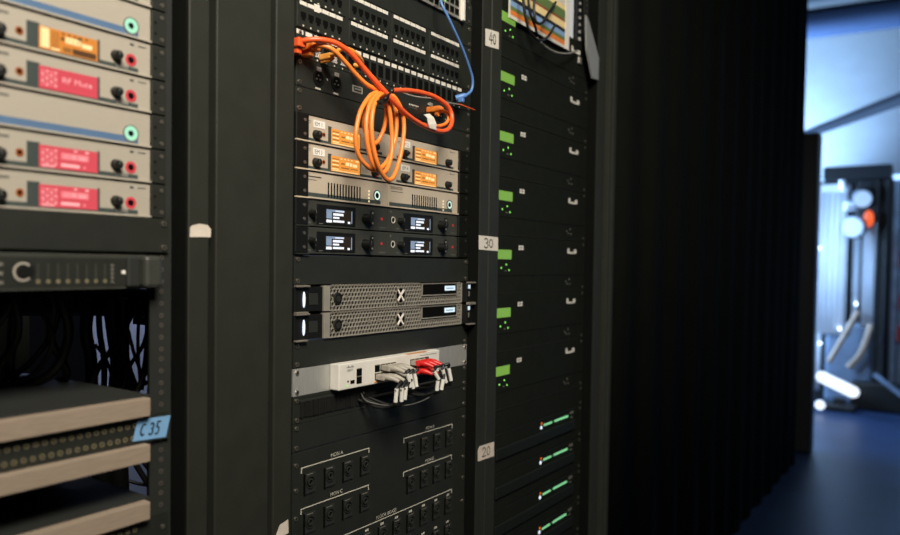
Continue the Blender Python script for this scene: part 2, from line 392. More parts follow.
em_unit(OXL, LZ+6*U, 'beige radio unit cut off by the top edge, above the upper blue-striped unit', 'cream', 9, lambda *a: scr_red(*a, False), True)
splitter(OXL, LZ+5*U, 'upper blue-striped beige unit with glowing green ring, above the orange screen', 'cream', False, 201)
em_unit(OXL, LZ+4*U, 'beige radio unit with the orange screen in the left rack', 'cream', 9, scr_left_orange, True)
em_unit(OXL, LZ+3*U, 'beige radio unit whose red screen reads RF Mute', 'cream', 9, lambda *a: scr_red(*a, True), True)
splitter(OXL, LZ+2*U, 'lower blue-striped beige unit with green ring, between red-screened units', 'cream', False, 201)
em_unit(OXL, LZ+U, 'beige red-screened unit directly under the lower blue stripe', 'cream', 9, lambda *a: scr_red(*a, False), True)
em_unit(OXL, LZ, 'bottom beige red-screened unit resting above the black blank panel', 'cream', 9, lambda *a: scr_red(*a, False), True)
for c in list(COL.objects):
    if c.get('category') == 'radio unit':       # right-hand bracket that fixes each unit to the rail
        m = MB().box(229.2, 250, -1.5, 3, .8, 43.4, 'panel', .8).box(229, 249, 3.2, 6, 0, 44.4, 'case')
        for z in (8, 36): m.disc(244, z, -1.5, 2.6, .9, 'screw', 10)
        for z in (14, 28): m.disc(234.5, z, -1.5, 1.6, .4, 'hole', 8)
        m.build('rack_ear', c)
blank(43.6, 1, 'black blank panel below the beige units in the left rack', LX0, LX1)
# amplifier with dial and level meters
r = empty('headphone_amplifier', (0, 0, -3), 'black unit with round dial and row of level meters, above the cable gap', 'amplifier')
MB().box(LX0, -262, -3, 3, 0, 42.6, 'rx', 1).box(LX0+20, -262, 3, 230, 0, 46.4, 'case').box(LX0+20, LX1-12, 3.5, 12, 0, 60, 'case').build('housing', r)
MB().box(-470, -264, -3.6, -3, 4, 38, 'panel').build('meter_window', r)
for i in range(8):
    MB().box(-399.6+i*11.4, -397.6+i*11.4, -3.9, -3.6, 14, 31, 'rx').disc(-398.5+i*11.4, 10.4, -3.6, 2.6, .5, 'gold', 10).build('level_meter', r)
m = MB()
for i in range(5): m.box(-311.5, -306.5, -3.9, -3.6, 8+i*5.2, 9.6+i*5.2, 'dimline')
m.box(-309.6, -308.6, -3.9, -3.6, 8, 30, 'dimline'); m.build('level_meter_scale', r)
n = 26; m = MB()
for i in range(n):
    t0 = math.radians(45+i*270/n); t1 = math.radians(45+(i+1)*270/n)
    m.add([(-415+rr*math.cos(t), -4.2, 21.5+rr*math.sin(t)) for rr in (11, 8.2) for t in (t0, t1)], [(0, 1, 3, 2)], 'greyp')
m.disc(-415, 21.5, -3, 12.6, 1.1, 'black', 28); m.disc(-415, 21.5, -4.25, 6.4, 2, 'black', 20); m.build('dial', r)
MB().box(-297, -288.5, -4.6, -3, 18.5, 23, 'white', .6).build('power_switch', r)
for i in range(3): MB().box(-470, -436, -3.9, -3.6, 8+i*10, 11.5+i*10, 'dimline').build('label_bar', r)
hm = MB(); hm.box(-276, -251, -22, 0, 1, 42, 'rx', 5); hm.box(-292, -274, -9, -2, 2, 41, 'case', 3); hm.build('handle', r)
def cable(name, pts, r, k, label, cat='cable', group=None, sub=8, org=None, n=10):
    m = MB().tube(pts, r, k, n, sub); return tag(m.build(name, org=org or pts[0]), label, cat, group)
# patch bays with pale front edges
def jack_mb(): return MB().ring(0, 0, 0, 3.1, 1.7, .9, 'gold', 10).disc(0, 0, 0, 1.7, .3, 'hole', 8)
def patchbay(z0, label):
    r = empty('patch_bay', (0, 0, z0), label, 'patch bay', 'patch bays at the bottom of the left rack')
    MB().box(LX0+20, -255, -1, 250, 0, 84, 'case').build('housing', r)
    MB().box(LX0, -263, -14, 2, 58.8, 82, 'wood', 1).build('front_rail', r)
    MB().box(LX0, -263, -14, 2, 0, 22.4, 'wood', 1).build('front_rail', r)
    MB().box(LX0, LX1, -2.5, 1, 22.4, 58.8, 'panel').build('jack_field', r)
    for row in (31.5, 47):
        for i in range(19): place('jack', jack_mb, r, -466+i*10.3+(3 if row > 40 else 0), row, -2.5)
    MB().disc(-237, 40, -2.5, 3, 1, 'screw', 10).build('screw', r)
    return r
tag(MB().box(LX0, -150, 255, 262, -300, -215, 'black').build('gap_blackout', org=(-440, 255, -300)), 'black plate added to darken the back of the gap between the patch bays', 'plate')  # added plate keeps the rear wall's glow out of the lower gap
cable('dark_loom', [(-331.4,260,-24.5), (-232.7,260,-27.6), (-155.3,255,-33), (-49.2,250,-43.2)], 25, 'rubber', 'thick black cable loom added to darken the top of the open gap')  # added as a dark header; keeps the pale glow below it
p1 = patchbay(-224.5, 'upper black patch bay between pale strips, beside the blue C35 tape')
p2 = dup(p1, (0, 0, -358), 'lower black patch bay with pale strips at the bottom left corner', 'patch bays at the bottom of the left rack')
# blue tape
def tape_piece(name, quad, k, label, cat, y, lines=None, wd=2.0, th=.5):
    c = (sum(q[0] for q in quad)/len(quad), y, sum(q[1] for q in quad)/len(quad))
    m = MB().prism(quad, y, y+th, k)
    if lines:
        q0, q1, q2, q3 = quad[0], quad[1], quad[2], quad[3]     # bl, br, tr, tl
        def fx(u, v):
            x = (q0[0]*(1-u)+q1[0]*u)*(1-v)+(q3[0]*(1-u)+q2[0]*u)*v; z = (q0[1]*(1-u)+q1[1]*u)*(1-v)+(q3[1]*(1-u)+q2[1]*u)*v
            return (x, y-.15, z)
        m.strokes(lines, fx, wd, 'ink')
    return tag(m.build(name, org=c), label, cat)
def arc(cx, cy, rx, ry, a0, a1, n=10): return [(cx+rx*math.cos(math.radians(a0+(a1-a0)*i/n)), cy+ry*math.sin(math.radians(a0+(a1-a0)*i/n))) for i in range(n+1)]
C35 = [arc(.24, .5, .07, .26, 60, 300), arc(.48, .62, .05, .13, 140, -80, 8)+arc(.48, .36, .055, .14, 80, -140, 8), [(.72, .78), (.64, .78), (.635, .55)]+arc(.665, .38, .05, .17, 100, -130, 8)]
tape_piece('tape_label', [(-282, -196.5), (-234, -199.5), (-227, -171.5), (-275, -170.5)], 'bluetape', 'blue tape label with handwritten C35 beside the upper patch bay', 'label', -4.5, C35, 2.2)
# cables hanging in the open gap of the left rack
gapc = []
for pts, rr in [
    ([(-168.8,230,-26.9), (-165.1,225,-76.9), (-158.3,225,-124.6), (-153.5,230,-173.2)], 13),
    ([(-156.8,190,-47.3), (-186.4,185,-91.1), (-213.4,185,-123.2), (-225.9,190,-156.3)], 4.2),
    ([(-182.5,240,-26.8), (-181.7,240,-76.7), (-174.3,240,-124.3), (-171.3,245,-172.4)], 4.5),
    ([(-156.2,215,-26.7), (-156.1,215,-84.7), (-154.4,215,-127.3), (-137.1,215,-176.9)], 8),
    ([(-135.2,205,-30.1), (-141.8,200,-84.7), (-140.8,200,-124.2), (-136.4,200,-172.2)], 2.6),
    ([(-112,220,-28.2), (-115.2,215,-71.4), (-117.8,215,-119.7), (-126.6,215,-175.1)], 4),
    ([(-122,180,-29.5), (-132.3,175,-75.9), (-142.6,175,-109.4), (-135.6,175,-138.2), (-110.8,180,-157.4)], 3.2),
    ([(-123.1,160,-91.2), (-142.2,155,-109.4), (-157.6,155,-134), (-171,160,-169.4)], 4.2),
    ([(-117.7,165,-151.9), (-140.6,165,-152.3), (-161.1,170,-162.6)], 2.6),
    ([(-205.7,225,-25.6), (-212,225,-73.8), (-204.2,225,-120), (-202.6,225,-173.8)], 9),
    ([(-161,150,-87.6), (-150.7,150,-122), (-126.4,155,-148.3)], 2.4), ([(-174.7,175,-73.1), (-166.3,170,-113), (-147.5,170,-159.7)], 2.6),
    ([(-127.5,190,-58.2), (-142.9,185,-99.2), (-165,185,-129.8), (-175.1,190,-166)], 3), ([(-191.8,200,-55.3), (-186.7,195,-96.4), (-191.6,195,-161.3)], 2.6), ([(-218.2,190,-93.4), (-204.2,190,-111.1), (-178.5,195,-163)], 2.8)]:
    cable('loose_cable', pts, rr, 'blackc', 'black cable hanging in front of the pale light in the left rack gap', group='cables in front of the pale light')
for i in range(16):
    t = i/15; x = -430+t*150; y = 120+(i*53 % 110)
    p = [(x+random.uniform(-40, 40), y+40, 40), (x+random.uniform(-25, 25), y, -20), (x+random.uniform(-30, 30), y+random.uniform(-20, 20), -75), (x+random.uniform(-45, 45), y+20, -128), (x+random.uniform(-60, 60), y+90, -128-20)]
    cable('loose_cable', p, random.choice((3.2, 4.2, 5.2, 6.5)), 'blackc', 'black cable hanging in the dark gap above the upper patch bay', group='cables hanging behind the left rack gap')
for pts, rr in (([(-159.9,225,-251), (-158.2,225,-299), (-154.7,225,-371.8)], 14), ([(-183.8,235,-247.9), (-180.5,235,-295.7), (-183.8,235,-365.9)], 16), ([(-148.8,210,-274.7), (-136.1,200,-304.5), (-126.8,190,-327.3), (-119.3,180,-346.6)], 4.5), ([(-141.7,205,-270.6), (-127.1,195,-297.6), (-112.3,185,-325)], 3.6), ([(-147.3,215,-317.3), (-134.6,205,-323.3), (-112.7,195,-330)], 2.8)):
    cable('loose_cable', pts, rr, 'blackc', 'black cable crossing the gap between the two patch bays', group='cables between the patch bays')

# tape scraps on the posts
tape_piece('tape_scrap', [(-214, 64.5), (-181, 65.5), (-180.5, 76), (-186, 81.5), (-199, 82.5), (-210, 80), (-213.5, 77)], 'tape', 'torn white tape scrap on the left rack post', 'label', -26)
tape_piece('tape_scrap', [(-64, -385), (-34.5, -381), (-35.5, -360.5), (-52, -364)], 'tape', 'torn white tape scrap at the bottom of the post left of the sockets', 'label', -26)

# ================================================================== MIDDLE RACK
# network switch at the top
r = empty('network_switch', (0, 0, 531.5), 'network switch with pale metal face cut off by the top edge', 'network switch')
MB().box(10, 452, -8, 200, 0, 43, 'silver', .8).build('housing', r)
MB().box(PX0, 20, -3, 3, 0, 43, 'case', .8).build('rack_ear', r); MB().box(452, PX1, -3, 3, 0, 43, 'case', .8).disc(485, 8, -3, 3, 1, 'screw', 10).disc(485, 36, -3, 3, 1, 'screw', 10).build('rack_ear', r)
MB().box(447, 454, -14, -2, -1, 44, 'white', .6).build('end_trim', r)
def port_mb(k='silver'): return MB().box(-7.4, 7.4, -.6, 0, -6.6, 6.6, k).box(-6.2, 6.2, -.9, -.6, -1.5, 5.4, 'hole').box(-3.6, 3.6, -.9, -.6, -5, -1.5, 'hole')
for i in range(24):
    for zz in (12, 30): place('swport', lambda: port_mb('panel'), r, 22+i*17.8, zz, -8, 'network_port')
MB().disc(372, 22, -8, 2.2, 1, 'e_gled', 10).disc(390, 22, -8, 1.6, 1, 'e_gled', 10).build('indicator', r)
blank(487.3, 1, 'black blank panel right below the network switch at the top')
# 48 port patch panel
r = empty('patchbay_unit', (0, 0, 398.4), 'black patch panel with two rows of network ports under white label strips', 'patch bay')
MB().box(PX0, PX1, -2.5, 2.5, 0, 88, 'panel', .5).box(PX0+20, PX1-20, 2.5, 60, 4, 84, 'case').build('faceplate', r)
def pp_mb(): return MB().box(-5.6, 5.6, -.5, 0, -2.2, 6.2, 'hole').box(-3.2, 3.2, -.5, 0, -6.4, -2.2, 'hole')
for gx in (-1, 117.5, 231.5, 347.5):
    for gz in (0, 43.0):
        pb = MB().box(gx-3, gx+106, -4.5, -2.5, gz+1.5, gz+43, 'panel', .6)
        for i in range(6): pb.box(gx+8+i*16.4, gx+11+i*16.4, -4.9, -4.4, 3.4+gz, 5.8+gz, 'line')
        pb.build('port_block', r)
        ls = MB()
        for i in range(6): ls.box(gx+1.6+i*16.4, gx+16.4+i*16.4, -5.2, -4.5, gz+35.6, gz+41.6, 'paper')
        ls.build('label_strip', r)
        for i in range(6):
            place('ppport', pp_mb, r, gx+9.5+i*16.4, 19+gz, -4.5, 'network_port')
MB().box(31, 43, -6, -5.2, 33, 45, 'paper').build('paper_flag', r)
screws(r, PX0, PX1, 88)
# keystone panel
r = empty('keystone_panel', (0, 0, 353.8), 'black keystone panel with one row of sockets, the orange plugs at its left end', 'patch bay')
MB().box(PX0, PX1, -2.5, 2.5, 0, 43.7, 'panel', .5).box(PX0+20, PX1-20, 2.5, 40, 4, 40, 'case').build('faceplate', r)
for i in range(24):
    X = 3+i*19.6
    MB().box(X-7, X+7, -3.2, -2.5, 35, 41.5, 'paper').build('label_square', r)
    place('keysock', lambda: MB().box(-8, 8, -1.2, 0, -14, 14, 'case', .5).box(-6.4, 6.4, -1.5, -1.2, -10, 11, 'hole').disc(0, -16, 0, 1.4, .6, 'line', 8), r, X, 19, -2.5, 'keystone_socket')
for i in (2, 4, 5):
    X = 3+i*19.6; MB().box(X-6, X+6, -4, -2.5, 8, 18, 'white', .4).build('white_insert', r)
screws(r, PX0, PX1, 43.7)
# connector panel with XLR sockets
r = empty('connector_panel', (0, 0, 309.2), 'black connector panel with two round audio sockets at left and a video socket', 'connector panel')
MB().box(PX0, PX1, -2.5, 2.5, 0, 43.8, 'panel', .5).build('faceplate', r)
def xlr_mb(): return MB().ring(0, 0, 0, 12, 9, 2.2, 'black', 24).disc(0, 0, 0, 9, .6, 'hole', 24).disc(0, 4, -.6, 1.6, 1, 'screw', 8).disc(-4, -2, -.6, 1.6, 1, 'screw', 8).disc(4, -2, -.6, 1.6, 1, 'screw', 8).box(-5, 5, -3, 0, 10.5, 17.5, 'silver', 1.2)
for X in (44, 86, 352, 384): place('xlr', xlr_mb, r, X, 20, -2.5, 'audio_socket')
MB().box(126, 151, -3.5, -2.5, 14.5, 26.5, 'silver', 1).box(129, 148, -3.8, -3.5, 17, 24, 'panel').box(131, 146, -4.2, -3.8, 19.5, 22, 'silver').build('video_socket', r)
m = MB()
for X in (44, 86): m.box(X-6, X+6, -2.8, -2.5, 2, 4.6, 'line')
m.disc(65, 22, -2.5, 1.8, .4, 'line', 10); [m.box(284+i*5.2, 287.6+i*5.2, -2.8, -2.5, 21+(i%2), 24, 'line') for i in range(6)]; m.box(284, 310, -2.8, -2.5, 17, 17.8, 'dimline')
for X, Z in ((345, 34), (404, 14), (396, 31), (410, 23)): m.disc(X, Z, -2.5, 1.7, .5, 'line', 8)
m.build('lettering', r); screws(r, PX0, PX1, 43.7)
blank(268.6, .91, 'black blank panel behind the hanging orange cable coil')
# in-ear receivers
def centre_ears(u, side):
    if side == 'l':
        m = MB().box(-5, 23, -6, 3, 1.5, 43.6, 'black', 1.5).box(-5, 25, -7, -3, -.4, 1.5, 'beigelip' if u.get('label').startswith('beige') else 'case')
        for z in (11, 33): m.disc(14, z, -6, 2.6, 1, 'screw', 10)
        m.build('rack_ear', u); u.children
    else:
        m = MB().box(229, 268, -3, 3, .6, 43.6, 'black', 1.5).box(229.5, 231, -3.5, -3, 2, 42, 'panel')
        for z in (8, 36): m.disc(256, z, -3, 2.6, .6, 'case', 10)
        m.build('rack_ear', u)
z = 224.5
a = em_unit(-1, z, 'beige radio unit labelled IEM 1 with orange screen, topmost left', 'beige', 0, scr_orange, False, 'IEM 1', name='wireless_receiver'); centre_ears(a, 'l')
b = em_unit(228, z, 'beige radio unit labelled IEM 2 with orange screen, topmost right', 'beige', 0, scr_orange, False, 'IEM 2', name='wireless_receiver'); centre_ears(b, 'r')
z = 180
a = em_unit(-1, z, 'beige radio unit labelled IEM 3 with orange screen, lower left of four', 'beige', 0, scr_orange, False, 'IEM 3', name='wireless_receiver'); centre_ears(a, 'l')
b = em_unit(228, z, 'beige radio unit labelled IEM 4 with orange screen, lower right of four', 'beige', 0, scr_orange, False, 'IEM 4', name='wireless_receiver'); centre_ears(b, 'r')
z = 135.5
a = splitter(-1, z, 'beige slotted unit with pale ring button, under the IEM 3 unit', 'beige', True, 198, stripe='teal'); centre_ears(a, 'l')
b = splitter(228, z, 'beige slotted unit with pale ring button and bold lettering, under IEM 4', 'beige', True, 198, logo=True, stripe='teal'); centre_ears(b, 'r')
def dark_rx(x, z, label):
    r = empty('digital_receiver', (x, 0, z), label, 'radio unit', None)
    MB().box(.6, 228.4, 0, 210, .8, 43.4, 'rx', .8).build('housing', r)
    bz_ = MB().box(47, 141, -.6, 0, 4, 37, 'black', .5).build('display_bezel', r)
    m = MB().box(68, 133, -.9, -.6, 7.5, 31, 'e_dk'); y = -1.0
    m.box(69, 82, y, -.9, 15, 29, 'e_bl'); m.box(69, 82, y, -.9, 8.5, 13, 'e_wh')
    m.box(69, 112, y, -.9, 26.5, 30, 'e_bl'); m.box(90, 112, y, -.9, 27, 29.2, 'e_wh')
    m.box(85, 110, y, -.9, 20.5, 24.5, 'e_wh'); m.box(85, 100, y, -.9, 15.5, 18.5, 'e_wh'); m.box(85, 112, y, -.9, 9.5, 13, 'e_wh'); m.box(121, 127, y, -.9, 8.5, 12, 'e_wh'); m.box(130, 132, y, -.9, 9, 30, 'e_bl')
    m.build('display', bz_)
    place('drk1', lambda: knob_mb(6.2, 12), r, 35, 21, 0, 'menu_knob'); place('drk2', lambda: knob_mb(8.4, 16), r, 166, 20, 0, 'control_knob')
    for zz, k in ((31, 'silver'), (13, 'silver')): MB().disc(185, zz, 0, 5, .8, 'black', 14).disc(186, zz, -.8, 2, .5, k, 10).build('button', r)
    MB().disc(212, 22, 0, 2.6, .8, 'e_led', 12).build('indicator', r)
    MB().disc(14, 22, 0, 6, .5, 'black', 18).ring(15, 22, -.5, 6.4, 4.4, .8, 'line', 20).disc(12.5, 22, -.5, 5, .7, 'black', 18).build('headphone_jack', r)
    MB().box(26, 34, -.3, 0, 6, 7, 'dimline').box(52, 62, -.7, -.6, 5.4, 6.4, 'dimline').box(205, 224, -.3, 0, 6, 6.8, 'dimline').disc(9, 37, 0, 2, .3, 'dimline', 8).build('lettering', r)
    return r
for z, w_ in ((91, 'upper'), (46.5, 'lower')):
    a = dark_rx(-1, z, 'charcoal radio unit with white screen, %s left of the group of four' % w_); centre_ears(a, 'l')
    b = dark_rx(228, z, 'charcoal radio unit with white screen, %s right of the group of four' % w_); centre_ears(b, 'r')
blank(-2.5, 1.07, 'black blank panel between the charcoal radio units and the perforated servers')
# servers
def server(z, label):
    r = empty('server', (0, 0, z), label, 'server', 'perforated rack servers')
    MB().box(10, 478, 8, 450, 1, 42.6, 'hole').build('housing', r)
    x0, x1, zz = 71, 466, 43.2
    m = MB()
    ex0, ez0 = 330, 20
    p = 8.2; rr = p/math.sqrt(3); hh = rr*1.5; ri = rr*.77
    cols = int((x1-x0)/p); rows = 6
    for j in range(rows):
        for i in range(cols):
            cx = x0+p*.6+i*p+(p/2 if j % 2 else 0); cz = 4.6+j*hh
            if cx > x1-3: continue
            if cx > ex0-6 and cx < 452 and cz > ez0-3: continue
            full = (j in (0, 5) and False) or (cx-260)**2+(cz-21.5)**2 < 14**2 or (cx-90)**2+(cz-21.5)**2 < 8**2
            o = [(cx+rr*math.cos(math.radians(60*t+30)), cz+rr*math.sin(math.radians(60*t+30))) for t in range(6)]
            if full: m.add([(q[0], -6, q[1]) for q in o], [tuple(range(6))], 'grille'); continue
            n_ = [(cx+ri*math.cos(math.radians(60*t+30)), cz+ri*math.sin(math.radians(60*t+30))) for t in range(6)]
            v = [(q[0], -6, q[1]) for q in o]+[(q[0], -6, q[1]) for q in n_]+[(q[0], -3, q[1]) for q in n_]
            m.add(v, [(t, (t+1) % 6, 6+(t+1) % 6, 6+t) for t in range(6)]+[(6+t, 6+(t+1) % 6, 12+(t+1) % 6, 12+t) for t in range(6)], 'grille')
    m.box(x0-12, x0+2, -6.5, 5, .8, zz-.8, 'grille', .4).box(x1-1, x1+3, -6.5, 5, .8, zz-.8, 'grille', .4)
    m.box(x0, x1, -6.4, 2, .4, 1.8, 'grille').box(x0, x1, -6.4, 2, 40.8, 42.6, 'handle')
    for X in (112, 172, 198): m.box(X-3.5, X+3.5, -7, -6, 20, 26, 'handle')
    gr = m.build('grille', r)
    MB().disc(90, 21.5, -5, 9.5, 4, 'case', 24).ring(90, 21.5, -9, 8, 6, 1, 'black', 24).build('lock', gr)
    e = MB().disc(260, 21.5, -5, 15, 1.8, 'hole', 32).ring(260, 21.5, -6.5, 15.5, 13.4, 1.6, 'handle', 32)
    for s_ in (1, -1):
        d = Vector((s_*.66, 0, .75)); pp = Vector((.75, 0, -s_*.66))*1.8
        A = Vector((260, -8.6, 21.5))-d*13; B = Vector((260, -8.6, 21.5))+d*13
        e.add([A+pp, A-pp, B-pp, B+pp]+[v+Vector((0, 1.6, 0)) for v in (A+pp, A-pp, B-pp, B+pp)], [(0, 1, 2, 3), (0, 4, 5, 1), (1, 5, 6, 2), (2, 6, 7, 3), (3, 7, 4, 0)], 'label')
    e.build('emblem', gr)
    bay = MB().box(ex0, 450, -5.5, 3, ez0, 42, 'hole', 1).box(ex0-2, 452, -6.6, 2, ez0-2, ez0, 'grille').box(ex0-2, ex0, -6.6, 2, ez0, 42, 'grille').box(450, 452, -6.6, 2, ez0, 42, 'grille').build('display_bay', r)
    MB().box(406, 443, -6.2, -5.5, 27, 36.5, 'e_cyan').box(411, 436, -6.3, -6.2, 30.5, 32.5, 'e_bl').build('display', bay)
    # left handle block
    sb = MB().box(-5, 58, -4, 10, 1.5, 41, 'black', 1).build('side_block', r)
    MB().box(27, 46, -4.6, -4, 12, 31, 'case', .8).build('latch', sb)
    MB().box(-5, 24, -10, -2, 41, 44, 'handle', .8).build('handle_lip', r); MB().box(-5, 20, -10, -2, -.8, 1.8, 'handle', .8).build('handle_lip', r)
    c = MB(); c.sph((15, -4.5, 21), 2.5, 'e_wled', 5.2); c.build('status_light', sb)
    sb2 = MB().box(471, PX1, -16, 4, 1.5, 41, 'black', 1).build('side_block', r)
    MB().box(472, 496, -24, -14, 41, 44, 'handle', .8).build('handle_lip', r); MB().box(472, 496, -24, -14, -.8, 1.8, 'handle', .8).build('handle_lip', r)
    MB().box(474, 481, -18.8, -18, 30, 38, 'e_cyan').build('status_light', sb2); MB().box(475, 479, -18.6, -18, 14, 25, 'dimline').build('side_button', sb2)
    return r
s1 = server(-47.2, 'upper perforated server with silver X emblem, under the charcoal radio units')
dup(s1, (0, 0, -91.8), 'lower perforated server with silver X emblem, above the white network box', 'perforated rack servers')
blank(-135, .96, 'black blank panel between the lower server and the white network box')
blank(-179.3, 1, 'bare zinc mounting plate behind the white network box', k='zinc', name='mounting_plate')
# white switch
r = empty('network_box', (0, 0, -179.3), 'small white network box full of grey and red plugs on the zinc plate', 'network switch')
MB().box(78, 366, -23, -2.4, 1, 44.5, 'white', 1.5).build('housing', r)
def wport(): return MB().box(-6.6, 6.6, -.5, 0, -6.4, 6.4, 'hole').box(-6.6, 6.6, -.7, 0, 5.2, 6.4, 'gold')
for zz in (13.5, 27): place('wport', wport, r, 128, zz, -23, 'network_port')
for gx in (176, 278):
    for i in range(4):
        for zz in (13.5, 28): place('wport', wport, r, gx+i*15, zz, -23, 'network_port')
m = MB()
for i, h in enumerate((2, 4, 2.4, 2.4, 4, 2)): m.box(97+i*3, 98.4+i*3, -23.3, -23, 36.5, 36.5+h, 'ink')
m.text('CISCO', 104.5, 31, -23.3, 3.6, 'ink', 'CENTER'); m.box(300, 356, -23.3, -23, 38, 38.8, 'dimline').build('lettering', r)
MB().box(168, 250, -23.5, -23, 3.2, 5.4, 'yellow').box(270, 330, -23.5, -23, 3.2, 5.4, 'yellow').box(262, 322, -23.4, -16, 44.2, 44.9, 'yellow').build('colour_stripe', r)
MB().disc(100, 14, -23, 2, .5, 'hole', 10).box(106, 116, -23.5, -23, 9, 15, 'hole').build('side_button', r)
MB().disc(98, 7, -23, 1.5, .6, 'e_gled', 10).build('indicator', r)
# patch leads of the white box
def lead(px, pz, boot, a, b, label, grp):
    O = Vector((px, -23, -179.3+pz)); r = empty('patch_lead', O, label, 'cable', grp)
    MB().box(-5.8, 5.8, -14, -.6, -4.5, 4.5, 'greyp', 1).build('plug', r)
    MB().tube([(0, -14, 0), (2, -24, 0), (5, -34, -2), (8, -43, -6)], [5.6]*8+[5, 4.6, 4.2, 4, 3.8, 3.6, 3.4, 3.2, 3], boot, 10, 5).box(-6.4, 6.4, -20, -11, -5.6, 5.6, boot, 2).build('boot', r)
    a = Vector(a)-O; b = Vector(b)-O; d = (b-a)
    pts = [(5, -34, -2), (8, -43, -6), (Vector((8, -43, -6))+a)/2+Vector((4, -4, 5)), a, (a+b)/2, b, b+d*.35+Vector((-1, 10, 0)), b+Vector((-5, 34, -12)), Vector((b.x-14, 18, -205-O.z))]
    MB().tube(pts, 2.7, 'blackc', 10, 8).build('jacket', r)
    MB().tube([a, (a+b)/2, b], 3.7, 'sleeve', 10, 4).build('sleeve', r)
    return r
gl, gr_ = 'grey-booted patch leads', 'red-booted patch leads'
for x, zz, a, b in [(176, 13.5, (162.1,-78,-179), (161.5,-76,-202.8)), (191, 13.5, (176.5,-78,-179.9), (177.8,-76,-203.9)), (206, 13.5, (190.3,-76,-179.6), (189.7,-74,-202.4)), (191, 28, (196.1,-74,-157.7), (203.5,-76,-182.2)), (206, 28, (206.5,-72,-160.1), (213.7,-74,-186.2)), (221, 28, (222.3,-70,-161), (226,-72,-184.6))]:
    lead(x, zz, 'greyp', a, b, 'black patch lead with grey boot and white sleeve, plugged into the white box', gl)
for x, zz, a, b in [(278, 13.5, (280.9,-80,-180), (280.3,-78,-198.2)), (293, 13.5, (297.9,-80,-179.6), (294.7,-78,-198.8)), (278, 28, (270.6,-78,-162.1), (280.2,-82,-177.3)), (293, 28, (300.9,-76,-162.1), (309.7,-78,-187.3)), (308, 28, (326.1,-72,-162.4), (332.2,-74,-186.8))]:
    lead(x, zz, 'red', a, b, 'black patch lead with red boot and white sleeve, plugged into the white box', gr_)
cable('thin_lead', [(152.9,-6,-193.6), (145.4,-24,-203.6), (164.5,-44,-211.8), (208.9,-60,-217.4), (259.5,-60,-216.8), (290.9,-62,-208), (301,-66,-192.1), (301.5,-70,-178.6)], 1.3, 'leadgrey', 'thin grey lead looping below the white network box')
# brush panel
r = empty('brush_panel', (0, 0, -223.7), 'black brush strip cable panel below the zinc plate', 'panel')
MB().box(PX0, PX1, -2.2, 2.2, 0, 43.6, 'panel', .5).build('faceplate', r)
m = MB()
for i in range(150):
    x = 10+i*2.85; m.box(x, x+2.0, -4.5+random.uniform(-.8, .8), -2.2, 8+random.uniform(0, 2), 35, 'rubber')
m.box(8, 440, -5, -2.2, 34, 37, 'case'); m.build('bristles', r)
MB().disc(160, 30, -5, 2.2, 1.5, 'gold', 10).build('rivet', r); screws(r, PX0, PX1, 43.6)
blank(-268, 1, 'black blank panel between the brush strip and the loudspeaker socket panel')
# speaker socket panel
zt = -268.8; zb = zt-7*U
r = empty('speaker_socket_panel', (0, 0, zb), 'tall black socket panel marked MON A to MON D and FLOOR BOXES', 'connector panel')
MB().box(PX0, PX1, -2.2, 2.2, 0, 7*U-.8, 'panel', .5).build('faceplate', r)
def spk_mb():
    m = MB().box(-13, 13, -2, 0, -19, 15, 'case', 1.5).ring(0, 0, -2, 10.5, 8.3, 1.6, 'panel', 24).ring(0, 0, -2, 6, 3.6, 2.2, 'case', 20).disc(0, 0, -2, 8.3, .3, 'hole', 24)
    m.box(-13.4, -11.5, -3, 0, -19, 15, 'hole').box(-8, 6, -2.3, -2, 12, 13.2, 'dimline'); return m
def socks(xs, zz):
    for x in xs: place('spk', spk_mb, r, x, zz-zb, -2.2, 'speaker_socket')
xa = (33, 79, 124, 169); xb = (304, 347, 390, 433)
for xs in (xa, xb):
    for zz in (-322, -387): socks(xs, zz)
def bracket(x0, x1, zz, t, tx):
    h = 1.5
    m = MB().box(x0, x1, -2.6, -2.2, zz-zb, zz-zb+h, 'line').box(x0, x0+1.6, -2.6, -2.2, zz-zb-8, zz-zb, 'line').box(x1-1.6, x1, -2.6, -2.2, zz-zb-8, zz-zb, 'line')
    m.text(t, tx, zz-zb+4.5, -2.6, 6.2, 'line', 'CENTER', 1.0); m.build('lettering', r)
bracket(14, 181, -297, 'MON A', 97); bracket(14, 181, -363.5, 'MON C', 97)
bracket(281, 445, -299, 'MON B', 366); bracket(281, 445, -363.5, 'MON D', 366)
bracket(-2, 447, -436, 'FLOOR BOXES', 232)
xs = [433-i*42.6 for i in range(11)]
socks(xs, -462); socks(xs, -520)
m = MB()
for i, x in enumerate(xs):
    for zz in (-444, -500): m.box(x-5, x-1, -2.6, -2.2, zz-zb-1.5, zz-zb+2.5, 'line').box(x, x+4, -2.6, -2.2, zz-zb-1.5, zz-zb+2.5, 'line')
m.build('lettering', r)
for zz in (-290, -330, -375, -420, -470, -560):
    place('screw', screw_mb, r, PX1-7.5, zz-zb, -2.2); place('screw', screw_mb, r, PX0+7.5, zz-zb, -2.2)

# ---------------------------------------------------------------- cables of the middle rack
def plug(parent, c, d, k, L=24, w_=6.5):
    d = Vector(d).normalized(); c = Vector(c)
    m = MB().tube([c, c+d*L*.55], w_, k, 8, 1, False).tube([c+d*L*.5, c+d*L], [w_*.85, w_*.6], k, 8, 1, False)
    return m.build('plug', parent)
